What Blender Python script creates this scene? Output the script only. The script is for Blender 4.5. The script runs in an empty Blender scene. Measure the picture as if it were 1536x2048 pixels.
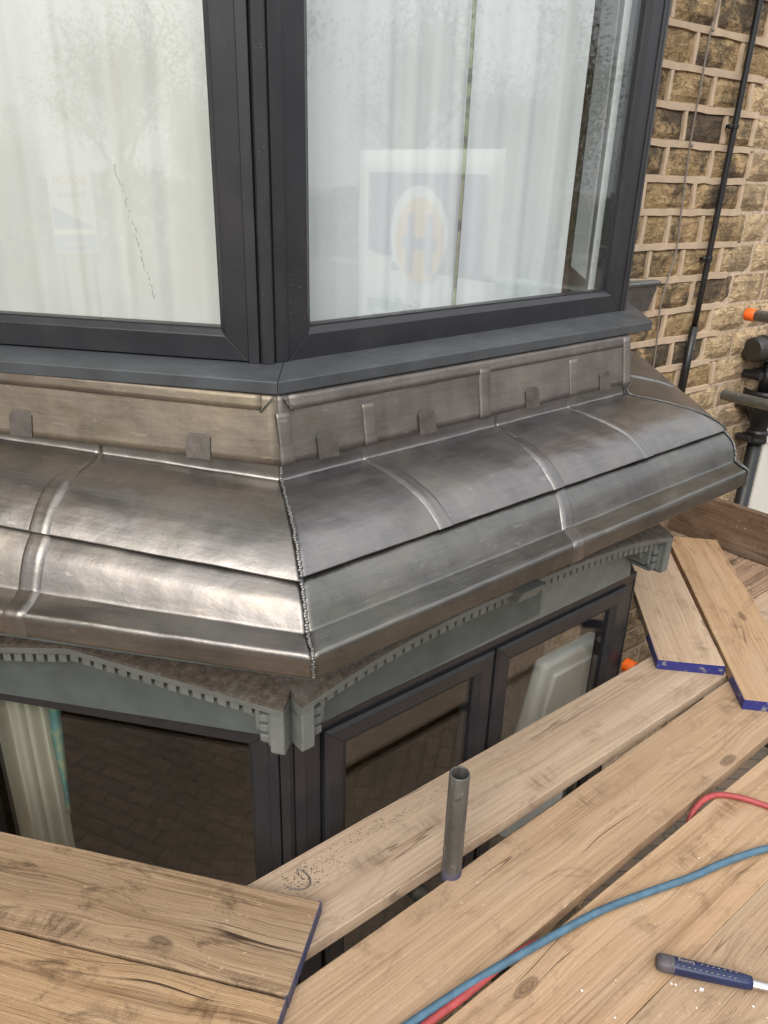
import bpy, math, random
from mathutils import Vector, Matrix, noise as mnoise

random.seed(7)
sc = bpy.context.scene
COL = sc.collection
V = Vector
R = math.radians

# ------------------------------------------------------------------ camera
CAM_H = 1.55
cam_d = bpy.data.cameras.new('camera')
cam = bpy.data.objects.new('camera', cam_d)
COL.objects.link(cam)
sc.camera = cam
cam_d.sensor_fit = 'VERTICAL'
cam_d.sensor_height = 36.0
cam_d.lens = 26.895
cam_d.clip_start = 0.02
cam_d.clip_end = 600
down = V((-106.0, 3509.0, 1530.0)).normalized()          # nadir seen in camera axes (x right, y down, z forward)
up = -down
fwd = V((0, 0, 1)) - up * up.z
fwd.normalize()
rgt = fwd.cross(up)
rows = (rgt, fwd, up)                                     # world axes written in camera axes
cx = V([r.x for r in rows]); cy = -V([r.y for r in rows]); cz = -V([r.z for r in rows])
cam.matrix_world = Matrix(((cx.x, cy.x, cz.x, 0), (cx.y, cy.y, cz.y, 0), (cx.z, cy.z, cz.z, CAM_H), (0, 0, 0, 1)))

# ------------------------------------------------------------------ sky, sun, exposure
SUN_AZ, SUN_EL = 194.0, 42.0                              # behind the photographer's left shoulder
CLOUD = (5.6, 5.75, 5.9)
w = bpy.data.worlds.new('World'); sc.world = w; w.use_nodes = True
nt = w.node_tree; nt.nodes.clear()
sky = nt.nodes.new('ShaderNodeTexSky'); sky.sky_type = 'NISHITA'; sky.sun_disc = False
sky.sun_elevation = R(SUN_EL); sky.sun_rotation = R(SUN_AZ)
sky.air_density = 1.0; sky.dust_density = 4.0; sky.ozone_density = 1.0
hs = nt.nodes.new('ShaderNodeHueSaturation'); hs.inputs['Saturation'].default_value = 0.30
bg = nt.nodes.new('ShaderNodeBackground'); bg.inputs['Strength'].default_value = 0.15
wo = nt.nodes.new('ShaderNodeOutputWorld')
# high thin cloud: a soft, uneven white veil over the whole sky
tc = nt.nodes.new('ShaderNodeTexCoord'); cn = nt.nodes.new('ShaderNodeTexNoise'); cn.inputs['Scale'].default_value = 2.2; cn.inputs['Detail'].default_value = 6
cr = nt.nodes.new('ShaderNodeValToRGB'); cr.color_ramp.elements[0].position = 0.30; cr.color_ramp.elements[1].position = 0.72
cr.color_ramp.elements[0].color = (0.52, 0.52, 0.52, 1); cr.color_ramp.elements[1].color = (0.95, 0.95, 0.95, 1)
mxs = nt.nodes.new('ShaderNodeMix'); mxs.data_type = 'RGBA'; mxs.inputs[7].default_value = (CLOUD[0], CLOUD[1], CLOUD[2], 1)
nt.links.new(tc.outputs['Generated'], cn.inputs['Vector']); nt.links.new(cn.outputs[0], cr.inputs[0]); nt.links.new(cr.outputs[0], mxs.inputs[0])
sx = nt.nodes.new('ShaderNodeSeparateXYZ'); nt.links.new(tc.outputs['Generated'], sx.inputs[0])
el = nt.nodes.new('ShaderNodeMapRange'); el.inputs[1].default_value = 0.0; el.inputs[2].default_value = 1.0; el.inputs[3].default_value = 0.62; el.inputs[4].default_value = 1.75
nt.links.new(sx.outputs[2], el.inputs[0])
cv = nt.nodes.new('ShaderNodeVectorMath'); cv.operation = 'SCALE'; cv.inputs[0].default_value = CLOUD; nt.links.new(el.outputs[0], cv.inputs['Scale']); nt.links.new(cv.outputs[0], mxs.inputs[7])
nt.links.new(sky.outputs[0], hs.inputs['Color']); nt.links.new(hs.outputs[0], mxs.inputs[6]); nt.links.new(mxs.outputs[2], bg.inputs[0]); nt.links.new(bg.outputs[0], wo.inputs[0])
sun_d = bpy.data.lights.new('sun', 'SUN'); sun_d.energy = 1.3; sun_d.angle = R(34); sun_d.color = (1.0, 0.95, 0.87)
sun = bpy.data.objects.new('sun', sun_d); COL.objects.link(sun)
sv = V((math.sin(R(SUN_AZ)) * math.cos(R(SUN_EL)), math.cos(R(SUN_AZ)) * math.cos(R(SUN_EL)), math.sin(R(SUN_EL))))
sun.rotation_euler = sv.to_track_quat('Z', 'Y').to_euler()
sun.location = sv * 30
sc.view_settings.view_transform = 'Standard'
sc.view_settings.look = 'None'
sc.view_settings.gamma = 1.0
sc.view_settings.use_curve_mapping = False
sc.view_settings.exposure = 0.72
sc.render.engine = 'CYCLES'
sc.cycles.max_bounces = 10
sc.cycles.transparent_max_bounces = 16
sc.cycles.caustics_reflective = False
sc.cycles.caustics_refractive = False

# ------------------------------------------------------------------ node helpers
def new_mat(name):
    m = bpy.data.materials.new(name); m.use_nodes = True
    t = m.node_tree; t.nodes.clear()
    out = t.nodes.new('ShaderNodeOutputMaterial')
    return m, t, out

class N:
    def __init__(s, t): s.t = t
    def node(s, typ, **kw):
        n = s.t.nodes.new(typ)
        for k, v in kw.items(): setattr(n, k, v)
        return n
    def put(s, sock, v):
        if hasattr(v, 'is_output') or isinstance(v, bpy.types.NodeSocket): s.t.links.new(v, sock)
        else: sock.default_value = v
    def math(s, op, a, b=0.0, c=None, clamp=False):
        n = s.node('ShaderNodeMath', operation=op, use_clamp=clamp)
        s.put(n.inputs[0], a); s.put(n.inputs[1], b)
        if c is not None: s.put(n.inputs[2], c)
        return n.outputs[0]
    def mapv(s, vec, scale=(1, 1, 1), loc=(0, 0, 0)):
        n = s.node('ShaderNodeMapping'); s.put(n.inputs[0], vec)
        n.inputs['Scale'].default_value = scale; s.put(n.inputs['Location'], loc); return n.outputs[0]
    def noise(s, vec, scale=5.0, detail=3.0, rough=0.5, dist=0.0):
        n = s.node('ShaderNodeTexNoise'); s.put(n.inputs['Vector'], vec)
        n.inputs['Scale'].default_value = scale; n.inputs['Detail'].default_value = detail
        n.inputs['Roughness'].default_value = rough; n.inputs['Distortion'].default_value = dist
        return n.outputs[0]
    def vor(s, vec, scale=5.0, feature='F1', out='Distance'):
        n = s.node('ShaderNodeTexVoronoi', feature=feature); s.put(n.inputs['Vector'], vec)
        n.inputs['Scale'].default_value = scale; return n.outputs[out]
    def ramp(s, fac, stops, interp='LINEAR'):
        n = s.node('ShaderNodeValToRGB'); s.put(n.inputs[0], fac); cr = n.color_ramp; cr.interpolation = interp
        while len(cr.elements) < len(stops): cr.elements.new(0.5)
        for e, (p, c) in zip(cr.elements, stops):
            e.position = p; e.color = (c, c, c, 1) if isinstance(c, (int, float)) else (*c, 1)
        return n.outputs[0]
    def mix(s, fac, a, b, blend='MIX'):
        n = s.node('ShaderNodeMix', data_type='RGBA', blend_type=blend)
        s.put(n.inputs[0], fac)
        for i, v in ((6, a), (7, b)):
            if isinstance(v, (tuple, list)): v = (*v[:3], 1)
            s.put(n.inputs[i], v)
        return n.outputs[2]
    def bump(s, h, strength=0.3, dist=0.01, normal=None):
        n = s.node('ShaderNodeBump'); s.put(n.inputs['Height'], h)
        n.inputs['Strength'].default_value = strength; n.inputs['Distance'].default_value = dist
        if normal is not None: s.t.links.new(normal, n.inputs['Normal'])
        return n.outputs[0]
    def obj(s): return s.node('ShaderNodeTexCoord').outputs['Object']
    def uv(s): return s.node('ShaderNodeTexCoord').outputs['UV']
    def rand(s): return s.node('ShaderNodeObjectInfo').outputs['Random']
    def sep(s, v):
        n = s.node('ShaderNodeSeparateXYZ'); s.put(n.inputs[0], v); return n.outputs
    def comb(s, x, y, z):
        n = s.node('ShaderNodeCombineXYZ')
        for i, q in enumerate((x, y, z)): s.put(n.inputs[i], q)
        return n.outputs[0]
    def bsdf(s, out, color, rough=0.5, metal=0.0, normal=None, spec=0.5):
        b = s.node('ShaderNodeBsdfPrincipled')
        if isinstance(color, (tuple, list)): color = (*color[:3], 1)
        s.put(b.inputs['Base Color'], color); s.put(b.inputs['Roughness'], rough); s.put(b.inputs['Metallic'], metal)
        b.inputs['Specular IOR Level'].default_value = spec
        if normal is not None: s.t.links.new(normal, b.inputs['Normal'])
        s.t.links.new(b.outputs[0], out.inputs[0]); return b

M = {}
def mat_simple(name, col, rough=0.5, metal=0.0, var=0.12, nscale=8.0, bump=0.0, bscale=60.0, spec=0.5):
    m, t, o = new_mat(name); n = N(t); c = n.obj()
    f = n.noise(c, nscale, 4, 0.6)
    dark = tuple(x * (1 - var) for x in col); lite = tuple(min(1, x * (1 + var)) for x in col)
    colr = n.ramp(f, [(0.3, dark), (0.7, lite)])
    rr = n.math('MULTIPLY_ADD', n.noise(c, nscale * 3, 3), 0.25, rough - 0.12, clamp=True)
    nm = n.bump(n.noise(c, bscale, 4, 0.6), bump, 0.003) if bump else None
    n.bsdf(o, colr, rr, metal, nm, spec); M[name] = m; return m

def mat_lead(name, base, warm, r0=0.24, r1=0.28):
    m, t, o = new_mat(name); n = N(t); u = n.uv(); c = n.obj(); rnd = n.rand()
    off = n.math('MULTIPLY', rnd, 17.0)
    uo = n.mapv(u, (1, 1, 1), n.comb(off, off, 0))
    brush = n.noise(n.mapv(uo, (6, 130, 1)), 1.0, 5, 0.65)          # fine lines dressed along the sheet
    blot = n.noise(n.mapv(uo, (5, 8, 1)), 1.0, 4, 0.6, 0.6)
    runs = n.noise(n.mapv(uo, (26, 3, 1)), 1.0, 3, 0.6)             # weather runs down the sheet
    big = n.noise(uo, 2.2, 2, 0.5)
    f = n.math('ADD', n.math('MULTIPLY', blot, 0.5), n.math('ADD', n.math('MULTIPLY', big, 0.35), n.math('MULTIPLY', runs, 0.22)))
    f = n.math('ADD', f, n.math('MULTIPLY', n.math('SUBTRACT', brush, 0.5), 0.28))
    dk = tuple(x * 0.70 for x in base)
    col = n.ramp(f, [(0.36, dk), (0.52, base), (0.70, warm)])
    tar = n.ramp(n.noise(n.mapv(uo, (3.2, 7, 1), (4, 9, 0)), 1.0, 4, 0.6, 0.4), [(0.54, 0.0), (0.72, 0.55)])
    col = n.mix(tar, col, (base[0] * 0.62, base[1] * 0.66, base[2] * 0.52))
    fl = n.ramp(n.noise(n.mapv(uo, (18, 60, 1), (2, 5, 0)), 1.0, 5, 0.7), [(0.62, 0.0), (0.70, 0.6)])
    col = n.mix(fl, col, tuple(min(1, q * 1.5) for q in warm))
    col = n.mix(n.math('MULTIPLY', n.ramp(n.noise(c, 150.0, 2, 0.5), [(0.66, 0.0), (0.74, 1.0)]), 0.35), col, tuple(x * 0.4 for x in base))
    rough = n.math('MULTIPLY_ADD', blot, r1, r0)
    rough = n.math('ADD', rough, n.math('MULTIPLY', n.math('SUBTRACT', brush, 0.5), 0.16), clamp=True)
    h1 = n.noise(n.mapv(uo, (9, 13, 1)), 1.0, 2, 0.5)
    b1 = n.bump(h1, 0.35, 0.006)
    b2 = n.bump(n.noise(n.mapv(uo, (40, 45, 1)), 1.0, 4, 0.6), 0.35, 0.0022, b1)
    b3 = n.bump(brush, 0.16, 0.001, b2)
    n.bsdf(o, col, rough, 0.92, b3); M[name] = m; return m

def mat_wood(name, lite, mid, dark, dirt=0.4, saw=0.5, contrast=1.0, crack=0.5):
    """sawn softwood, grain along the object's own x axis"""
    m, t, o = new_mat(name); n = N(t); c = n.obj(); rnd = n.rand()
    off = n.math('MULTIPLY', rnd, 53.0)
    c = n.mapv(c, (1, 1, 1), n.comb(off, n.math('MULTIPLY', rnd, 9.0), 0))
    x, y, z = n.sep(c)
    # knots: sparse cells, grain flows round them
    kv = n.mapv(c, (2.7, 6.9, 0.0))
    vn = n.node('ShaderNodeTexVoronoi', feature='F1'); n.put(vn.inputs['Vector'], kv); vn.inputs['Scale'].default_value = 1.0
    kd = vn.outputs['Distance']; kc = n.sep(vn.outputs['Color'])[0]
    gate = n.ramp(kc, [(0.27, 0.0), (0.29, 1.0)])
    kdd = n.math('ADD', kd, n.math('MULTIPLY', n.math('SUBTRACT', n.noise(n.mapv(c, (30, 60, 1)), 1.0, 3, 0.6), 0.5), 0.05))
    ringk = n.math('MULTIPLY_ADD', n.math('SINE', n.math('MULTIPLY', kdd, 150.0)), 0.18, 0.82)
    kn = n.math('MULTIPLY', n.math('MULTIPLY', n.ramp(kdd, [(0.02, 1.0), (0.085, 0.9), (0.115, 0.0)]), ringk), gate)
    halo = n.math('MULTIPLY', n.ramp(kd, [(0.0, 1.0), (0.5, 0.0)], 'EASE'), gate)
    warp = n.math('MULTIPLY', n.math('SUBTRACT', n.noise(n.mapv(c, (1.6, 5, 5)), 1.0, 3, 0.5), 0.5), 0.030)
    y2 = n.math('ADD', n.math('ADD', y, warp), n.math('MULTIPLY', halo, 0.016))
    gv = n.comb(n.math('MULTIPLY', x, 1.1), n.math('MULTIPLY', y2, 125.0), n.math('MULTIPLY', z, 20.0))
    grain = n.noise(gv, 1.0, 5, 0.62)
    fine = n.noise(n.comb(n.math('MULTIPLY', x, 7.0), n.math('MULTIPLY', y2, 420.0), z), 1.0, 3, 0.6)
    band = n.noise(n.comb(n.math('MULTIPLY', x, 0.6), n.math('MULTIPLY', y2, 24.0), 0.0), 1.0, 3, 0.55)
    f = n.math('ADD', n.math('MULTIPLY', grain, 0.62 * contrast), n.math('MULTIPLY', band, 0.42))
    f = n.math('ADD', f, n.math('MULTIPLY', n.math('SUBTRACT', fine, 0.5), 0.35 * contrast))
    f = n.math('ADD', f, n.math('MULTIPLY_ADD', contrast, -0.31, 0.31))
    col = n.ramp(f, [(0.34, dark), (0.48, mid), (0.66, lite)])
    # old grey bloom, dirt, splash stains
    blo = n.noise(n.mapv(c, (2.4, 6, 6)), 1.0, 4, 0.6)
    col = n.mix(n.ramp(blo, [(0.5, 0.0), (0.75, 0.30)]), col, (0.40, 0.32, 0.25))
    speck = n.ramp(n.noise(n.mapv(c, (60, 110, 60)), 1.0, 3, 0.6), [(0.62, 0.0), (0.72, 1.0)])
    spk2 = n.noise(n.mapv(c, (3, 5, 5), (3.3, 1.1, 0)), 1.0, 3, 0.6)
    col = n.mix(n.math('MULTIPLY', n.math('MULTIPLY', speck, n.ramp(spk2, [(0.42, 0.0), (0.62, 1.0)])), 0.45), col, (0.86, 0.70, 0.44))
    dn = n.noise(n.mapv(c, (7, 15, 7), (7.7, 2.1, 0)), 1.0, 7, 0.75, 0.6)
    col = n.mix(n.math('MULTIPLY', n.ramp(dn, [(0.54, 0.0), (0.70, 1.0)]), dirt), col, tuple(q * 0.42 for q in dark))
    sm = n.noise(n.mapv(c, (34, 9, 9), (2.7, 5.1, 0)), 1.0, 5, 0.7, 0.8)
    smg = n.ramp(n.vor(n.mapv(c, (3.1, 8.0, 0.0), (0.4, 0.7, 0)), 1.0), [(0.10, 1.0), (0.30, 0.0)])
    col = n.mix(n.math('MULTIPLY', n.math('MULTIPLY', n.ramp(sm, [(0.42, 0.0), (0.60, 1.0)]), smg), dirt * 1.1), col, tuple(q * 0.50 for q in dark))
    # knots and end-to-end checks
    col = n.mix(n.math('MULTIPLY', kn, 0.80), col, tuple(q * 0.36 for q in dark))
    cr = n.noise(n.comb(n.math('MULTIPLY', x, 0.9), n.math('MULTIPLY', y2, 21.0), 3.0), 1.0, 2, 0.45)
    crk = n.ramp(n.math('ABSOLUTE', n.math('SUBTRACT', cr, 0.58)), [(0.004, 1.0), (0.010, 0.0)])
    crk = n.math('MULTIPLY', crk, n.ramp(n.noise(n.mapv(c, (2.5, 9, 0)), 1.0, 1), [(0.52, 0.0), (0.60, 1.0)]))
    col = n.mix(n.math('MULTIPLY', crk, crack), col, tuple(q * 0.22 for q in dark))
    pit = n.ramp(n.noise(n.mapv(c, (150, 170, 150)), 1.0, 2, 0.5), [(0.27, 1.0), (0.30, 0.0)])
    col = n.mix(n.math('MULTIPLY', pit, 0.55), col, tuple(q * 0.35 for q in dark))
    hv = n.node('ShaderNodeHueSaturation'); n.put(hv.inputs['Color'], col)
    n.put(hv.inputs['Value'], n.math('MULTIPLY_ADD', rnd, 0.16, 0.90)); n.put(hv.inputs['Saturation'], n.math('MULTIPLY_ADD', rnd, 0.12, 0.90))
    sawl = n.math('SINE', n.math('MULTIPLY', n.math('ADD', y, n.math('MULTIPLY', warp, 0.6)), 1500.0))
    sawf = n.math('MULTIPLY', sawl, n.ramp(n.noise(n.mapv(c, (2, 7, 0), (1, 5, 0)), 1.0, 2), [(0.40, 0.0), (0.55, 1.0)]))
    h = n.math('ADD', n.math('MULTIPLY', grain, 0.8), n.math('ADD', n.math('MULTIPLY', fine, 0.35), n.math('MULTIPLY', sawf, 0.22 * saw)))
    h = n.math('SUBTRACT', h, n.math('ADD', n.math('MULTIPLY', crk, 0.9), n.math('MULTIPLY', pit, 0.4)))
    col2 = n.mix(n.math('MULTIPLY', n.math('MULTIPLY_ADD', sawf, -0.5, 0.5), 0.13 * saw), hv.outputs[0], tuple(q * 0.5 for q in dark))
    n.bsdf(o, col2, n.math('MULTIPLY_ADD', grain, -0.2, 0.82), 0.0, n.bump(h, 0.55, 0.0022), 0.3)
    M[name] = m; return m

def mat_stone(name, a, b, soot, amount):
    m, t, o = new_mat(name); n = N(t); rnd = n.rand(); c0 = n.obj()
    off = n.math('MULTIPLY', rnd, 31.0)
    c = n.mapv(c0, (1, 1, 1), n.comb(off, off, off))
    big = n.noise(c, 9.0, 6, 0.68, 0.5); med = n.noise(n.mapv(c, (1, 1, 2.2)), 46.0, 6, 0.7, 0.3); fin = n.noise(c, 240.0, 3, 0.6)
    f = n.math('ADD', n.math('MULTIPLY', big, 0.40), n.math('ADD', n.math('MULTIPLY', med, 0.50), n.math('MULTIPLY', fin, 0.32)))
    col = n.ramp(f, [(0.48, tuple(q * 0.40 for q in a)), (0.60, a), (0.74, b)])
    fis = n.ramp(n.math('ABSOLUTE', n.math('SUBTRACT', n.noise(n.mapv(c, (1, 1, 2.6)), 7.0, 5, 0.65, 0.6), 0.5)), [(0.004, 1.0), (0.022, 0.0)])
    col = n.mix(n.math('MULTIPLY', fis, 0.40), col, tuple(q * 0.18 for q in a))
    s = n.math('ADD', n.noise(c, 6.5, 7, 0.70, 0.5), n.math('MULTIPLY', n.math('SUBTRACT', rnd, 0.5), 0.30))
    s = n.math('ADD', s, n.math('MULTIPLY', n.math('SUBTRACT', med, 0.5), 0.4))
    col = n.mix(n.math('MULTIPLY', n.ramp(s, [(0.46, 0.0), (0.62, 1.0)]), amount), col, soot)
    hv = n.node('ShaderNodeHueSaturation'); n.put(hv.inputs['Color'], col)
    n.put(hv.inputs['Value'], n.math('MULTIPLY_ADD', rnd, 0.35, 0.83))
    h = n.math('SUBTRACT', n.math('ADD', n.math('MULTIPLY', big, 1.4), n.math('ADD', n.math('MULTIPLY', med, 1.2), n.math('MULTIPLY', fin, 0.45))), n.math('MULTIPLY', fis, 0.5))
    n.bsdf(o, hv.outputs[0], 0.92, 0.0, n.bump(h, 0.8, 0.009), 0.2); M[name] = m; return m

def mat_glass(name, f0=0.066, tint=(0.97, 0.985, 0.98)):
    m, t, o = new_mat(name); n = N(t)
    lw = n.node('ShaderNodeLayerWeight'); lw.inputs[0].default_value = 0.5
    p5 = n.math('POWER', lw.outputs['Facing'], 5.0)
    f = n.math('MULTIPLY_ADD', p5, 1 - f0, f0)
    tr = n.node('ShaderNodeBsdfTransparent'); tr.inputs[0].default_value = (*tint, 1)
    gl = n.node('ShaderNodeBsdfGlossy'); gl.inputs['Roughness'].default_value = 0.020; gl.inputs[0].default_value = (1, 1, 1, 1)
    mx = n.node('ShaderNodeMixShader'); n.put(mx.inputs[0], f)
    t.links.new(tr.outputs[0], mx.inputs[1]); t.links.new(gl.outputs[0], mx.inputs[2]); t.links.new(mx.outputs[0], o.inputs[0])
    M[name] = m; return m

def mat_cloth(name, col, trans=0.35, weave=700.0, col2=None):
    m, t, o = new_mat(name); n = N(t); c = n.obj()
    cc = n.ramp(n.noise(c, 2.6, 3, 0.5), [(0.3, tuple(q * 0.93 for q in col)), (0.7, col2 or col)])
    d = n.node('ShaderNodeBsdfDiffuse'); n.put(d.inputs[0], cc)
    b = n.bump(n.noise(c, weave, 2), 0.15, 0.001); t.links.new(b, d.inputs['Normal'])
    tl = n.node('ShaderNodeBsdfTranslucent'); n.put(tl.inputs[0], cc)
    mx = n.node('ShaderNodeMixShader'); mx.inputs[0].default_value = trans
    t.links.new(d.outputs[0], mx.inputs[1]); t.links.new(tl.outputs[0], mx.inputs[2]); t.links.new(mx.outputs[0], o.inputs[0])
    M[name] = m; return m

mat_lead('lead_warm', (0.220, 0.203, 0.190), (0.278, 0.249, 0.212), 0.24, 0.26)
mat_lead('lead_tarnish_shaded', (0.158, 0.153, 0.146), (0.215, 0.205, 0.178), 0.22, 0.26)  # right lower roll: olive tarnish, plus its dark reflections painted into the base colour
mat_lead('lead_apron_warm', (0.245, 0.208, 0.165), (0.33, 0.275, 0.205), 0.42, 0.25)
mat_lead('lead_apron_cool', (0.215, 0.195, 0.183), (0.285, 0.257, 0.225), 0.42, 0.25)
mat_lead('lead_cool', (0.215, 0.203, 0.20), (0.27, 0.248, 0.215), 0.22, 0.28)
mat_simple('lead_clip', (0.17, 0.152, 0.138), 0.46, 0.85, 0.25, 30, 0.15, 150)
mat_simple('weld', (0.20, 0.198, 0.192), 0.46, 0.9, 0.25, 60, 0.2, 200)
def mat_frame():
    m, t, o = new_mat('frame_grey'); n = N(t); c = n.obj()
    f = n.noise(c, 6.0, 5, 0.65); col = n.ramp(f, [(0.3, (0.016, 0.016, 0.0195)), (0.7, (0.022, 0.022, 0.026))])
    dust = n.math('MULTIPLY', n.ramp(n.noise(c, 420.0, 2, 0.5), [(0.70, 0.0), (0.735, 1.0)]), n.ramp(n.noise(c, 9.0, 3, 0.6), [(0.48, 0.0), (0.62, 1.0)]))
    film = n.ramp(n.noise(n.mapv(c, (14, 14, 5)), 1.0, 5, 0.7), [(0.5, 0.0), (0.8, 0.25)])
    col = n.mix(film, col, (0.075, 0.07, 0.066)); col = n.mix(n.math('MULTIPLY', dust, 0.7), col, (0.34, 0.32, 0.30))
    n.bsdf(o, col, n.math('MULTIPLY_ADD', f, 0.22, 0.29), 0.0, n.bump(n.noise(c, 700.0, 2), 0.05, 0.0005), 0.5); M['frame_grey'] = m
mat_frame()
mat_simple('sill_grey', (0.055, 0.060, 0.066), 0.50, 0, 0.25, 9, 0.06, 300)
mat_simple('seal_black', (0.012, 0.012, 0.013), 0.6)
mat_simple('inner_white', (0.80, 0.82, 0.82), 0.4, 0, 0.03)
mat_simple('painted_stone', (0.140, 0.152, 0.145), 0.62, 0, 0.16, 14, 0.35, 90)
mat_simple('teal_board', (0.075, 0.09, 0.088), 0.6, 0, 0.2, 10, 0.2, 80)
mat_simple('soffit_brown', (0.16, 0.125, 0.095), 0.8, 0, 0.25, 8, 0.3, 60)
mat_simple('ribbon_mortar', (0.50, 0.385, 0.275), 0.9, 0, 0.12, 18, 0.5, 160, 0.2)
mat_simple('rough_mortar', (0.50, 0.385, 0.29), 0.95, 0, 0.25, 40, 0.9, 120, 0.2)
mat_simple('black_plastic', (0.011, 0.011, 0.012), 0.38, 0, 0.2)
mat_simple('black_iron', (0.012, 0.012, 0.013), 0.42, 0, 0.3, 12, 0.3, 120)
mat_simple('brown_black', (0.030, 0.027, 0.024), 0.5, 0, 0.2)
mat_simple('wire_grey', (0.20, 0.17, 0.15), 0.6)
mat_simple('orange_cap', (0.85, 0.14, 0.015), 0.42, 0, 0.08)
mat_simple('hose_blue', (0.062, 0.128, 0.185), 0.55, 0, 0.25, 30, 0.2, 200)
mat_simple('hose_red', (0.33, 0.050, 0.050), 0.5, 0, 0.22, 30, 0.2, 200)
mat_simple('grip_blue', (0.011, 0.019, 0.065), 0.36, 0, 0.3, 20, 0.15, 200)
mat_simple('grip_worn', (0.075, 0.065, 0.07), 0.6, 0, 0.3, 30, 0.2, 200)
mat_simple('grip_dot', (0.30, 0.26, 0.23), 0.6)
mat_simple('steel', (0.62, 0.62, 0.62), 0.28, 1.0, 0.15, 20, 0.1, 200)
mat_simple('white_upvc', (0.74, 0.71, 0.65), 0.4, 0, 0.04)
mat_simple('white_chip', (0.85, 0.84, 0.82), 0.7)
mat_simple('lead_chip', (0.035, 0.035, 0.04), 0.5)
mat_simple('armchair_white', (0.74, 0.73, 0.70), 0.45, 0, 0.05, 4, 0.1, 60)
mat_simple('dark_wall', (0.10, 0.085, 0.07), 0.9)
mat_simple('pale_wall', (0.62, 0.60, 0.55), 0.9)
mat_simple('pink_slab', (0.24, 0.085, 0.06), 0.9)
mat_glass('glass')
mat_cloth('sheer', (0.90, 0.925, 0.945), 0.10, 900, (0.925, 0.94, 0.95))
mat_cloth('sheer_warm', (0.82, 0.805, 0.775), 0.12, 900, (0.88, 0.865, 0.84))
mat_cloth('cream_cloth', (0.52, 0.50, 0.40), 0.3)
def mat_floral():
    m, t, o = new_mat('floral_lining'); n = N(t); c = n.obj()
    col = n.ramp(n.vor(n.mapv(c, (1, 1, 1)), 16.0, 'F1', 'Distance'), [(0.2, (0.015, 0.085, 0.09)), (0.5, (0.05, 0.19, 0.18)), (0.75, (0.22, 0.25, 0.14))])
    n.bsdf(o, col, 0.85); M['floral_lining'] = m
mat_floral()
def mat_trim():
    m, t, o = new_mat('trim_weave'); n = N(t); c = n.obj(); x, y, z = n.sep(c)
    dg = n.math('SINE', n.math('MULTIPLY', n.math('ADD', z, n.math('MULTIPLY', x, 1.0)), 900.0))
    bars = n.ramp(n.noise(n.comb(0, 0, n.math('MULTIPLY', z, 14.0)), 1.0, 2), [(0.42, 0.0), (0.47, 1.0), (0.56, 1.0), (0.6, 0.0)])
    col = n.mix(n.math('MULTIPLY_ADD', dg, 0.5, 0.5), (0.10, 0.10, 0.08), (0.25, 0.25, 0.21))
    col = n.mix(bars, col, (0.34, 0.35, 0.24))
    n.bsdf(o, col, 0.9); M['trim_weave'] = m
mat_trim()
def mat_tube(name, a, b, rough):
    m, t, o = new_mat(name); n = N(t); c = n.obj()
    f = n.noise(n.mapv(c, (30, 30, 3.5)), 1.0, 5, 0.65, 0.3)
    col = n.ramp(f, [(0.35, a), (0.65, b)])
    col = n.mix(n.ramp(n.noise(c, 26.0, 4, 0.65), [(0.60, 0.0), (0.70, 0.8)]), col, tuple(min(1, q * 1.9) for q in b))
    col = n.mix(n.ramp(n.noise(c, 60.0, 3, 0.6), [(0.64, 0.0), (0.7, 0.7)]), col, tuple(q * 0.35 for q in a))
    n.bsdf(o, col, n.math('MULTIPLY_ADD', f, 0.3, rough - 0.15), 0.55, n.bump(f, 0.25, 0.001)); M[name] = m
mat_tube('tube_dark', (0.085, 0.082, 0.076), (0.19, 0.18, 0.165), 0.5)
mat_tube('tube_pale', (0.20, 0.205, 0.19), (0.34, 0.345, 0.325), 0.55)
def mat_blue_paint():
    m, t, o = new_mat('blue_paint'); n = N(t); c = n.mapv(n.obj(), (1, 1, 1), n.comb(n.math('MULTIPLY', n.rand(), 20), 0, 0))
    f = n.noise(c, 34.0, 5, 0.7)
    col = n.mix(n.ramp(f, [(0.57, 0.0), (0.63, 0.85)]), (0.023, 0.028, 0.165), (0.22, 0.21, 0.22))
    n.bsdf(o, col, 0.45, 0, n.bump(f, 0.3, 0.001)); M['blue_paint'] = m
    m, t, o = new_mat('blue_worn'); n = N(t); c = n.obj()
    f = n.noise(c, 22.0, 5, 0.7)
    col = n.mix(n.ramp(f, [(0.38, 0.0), (0.62, 0.9)]), (0.045, 0.048, 0.135), (0.10, 0.088, 0.088))
    n.bsdf(o, col, 0.7, 0, n.bump(f, 0.4, 0.001)); M['blue_worn'] = m
mat_blue_paint()
def mat_lichen():
    m, t, o = new_mat('dirty_top'); n = N(t); c = n.obj()
    f = n.noise(c, 60.0, 6, 0.75); g = n.noise(c, 9.0, 3, 0.6)
    col = n.ramp(f, [(0.35, (0.060, 0.048, 0.039)), (0.52, (0.105, 0.085, 0.069)), (0.74, (0.19, 0.16, 0.135))])
    col = n.mix(n.ramp(g, [(0.55, 0.0), (0.8, 0.5)]), col, (0.15, 0.16, 0.15))
    n.bsdf(o, col, 0.95, 0, n.bump(f, 0.7, 0.004), 0.2); M['dirty_top'] = m
mat_lichen()
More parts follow.
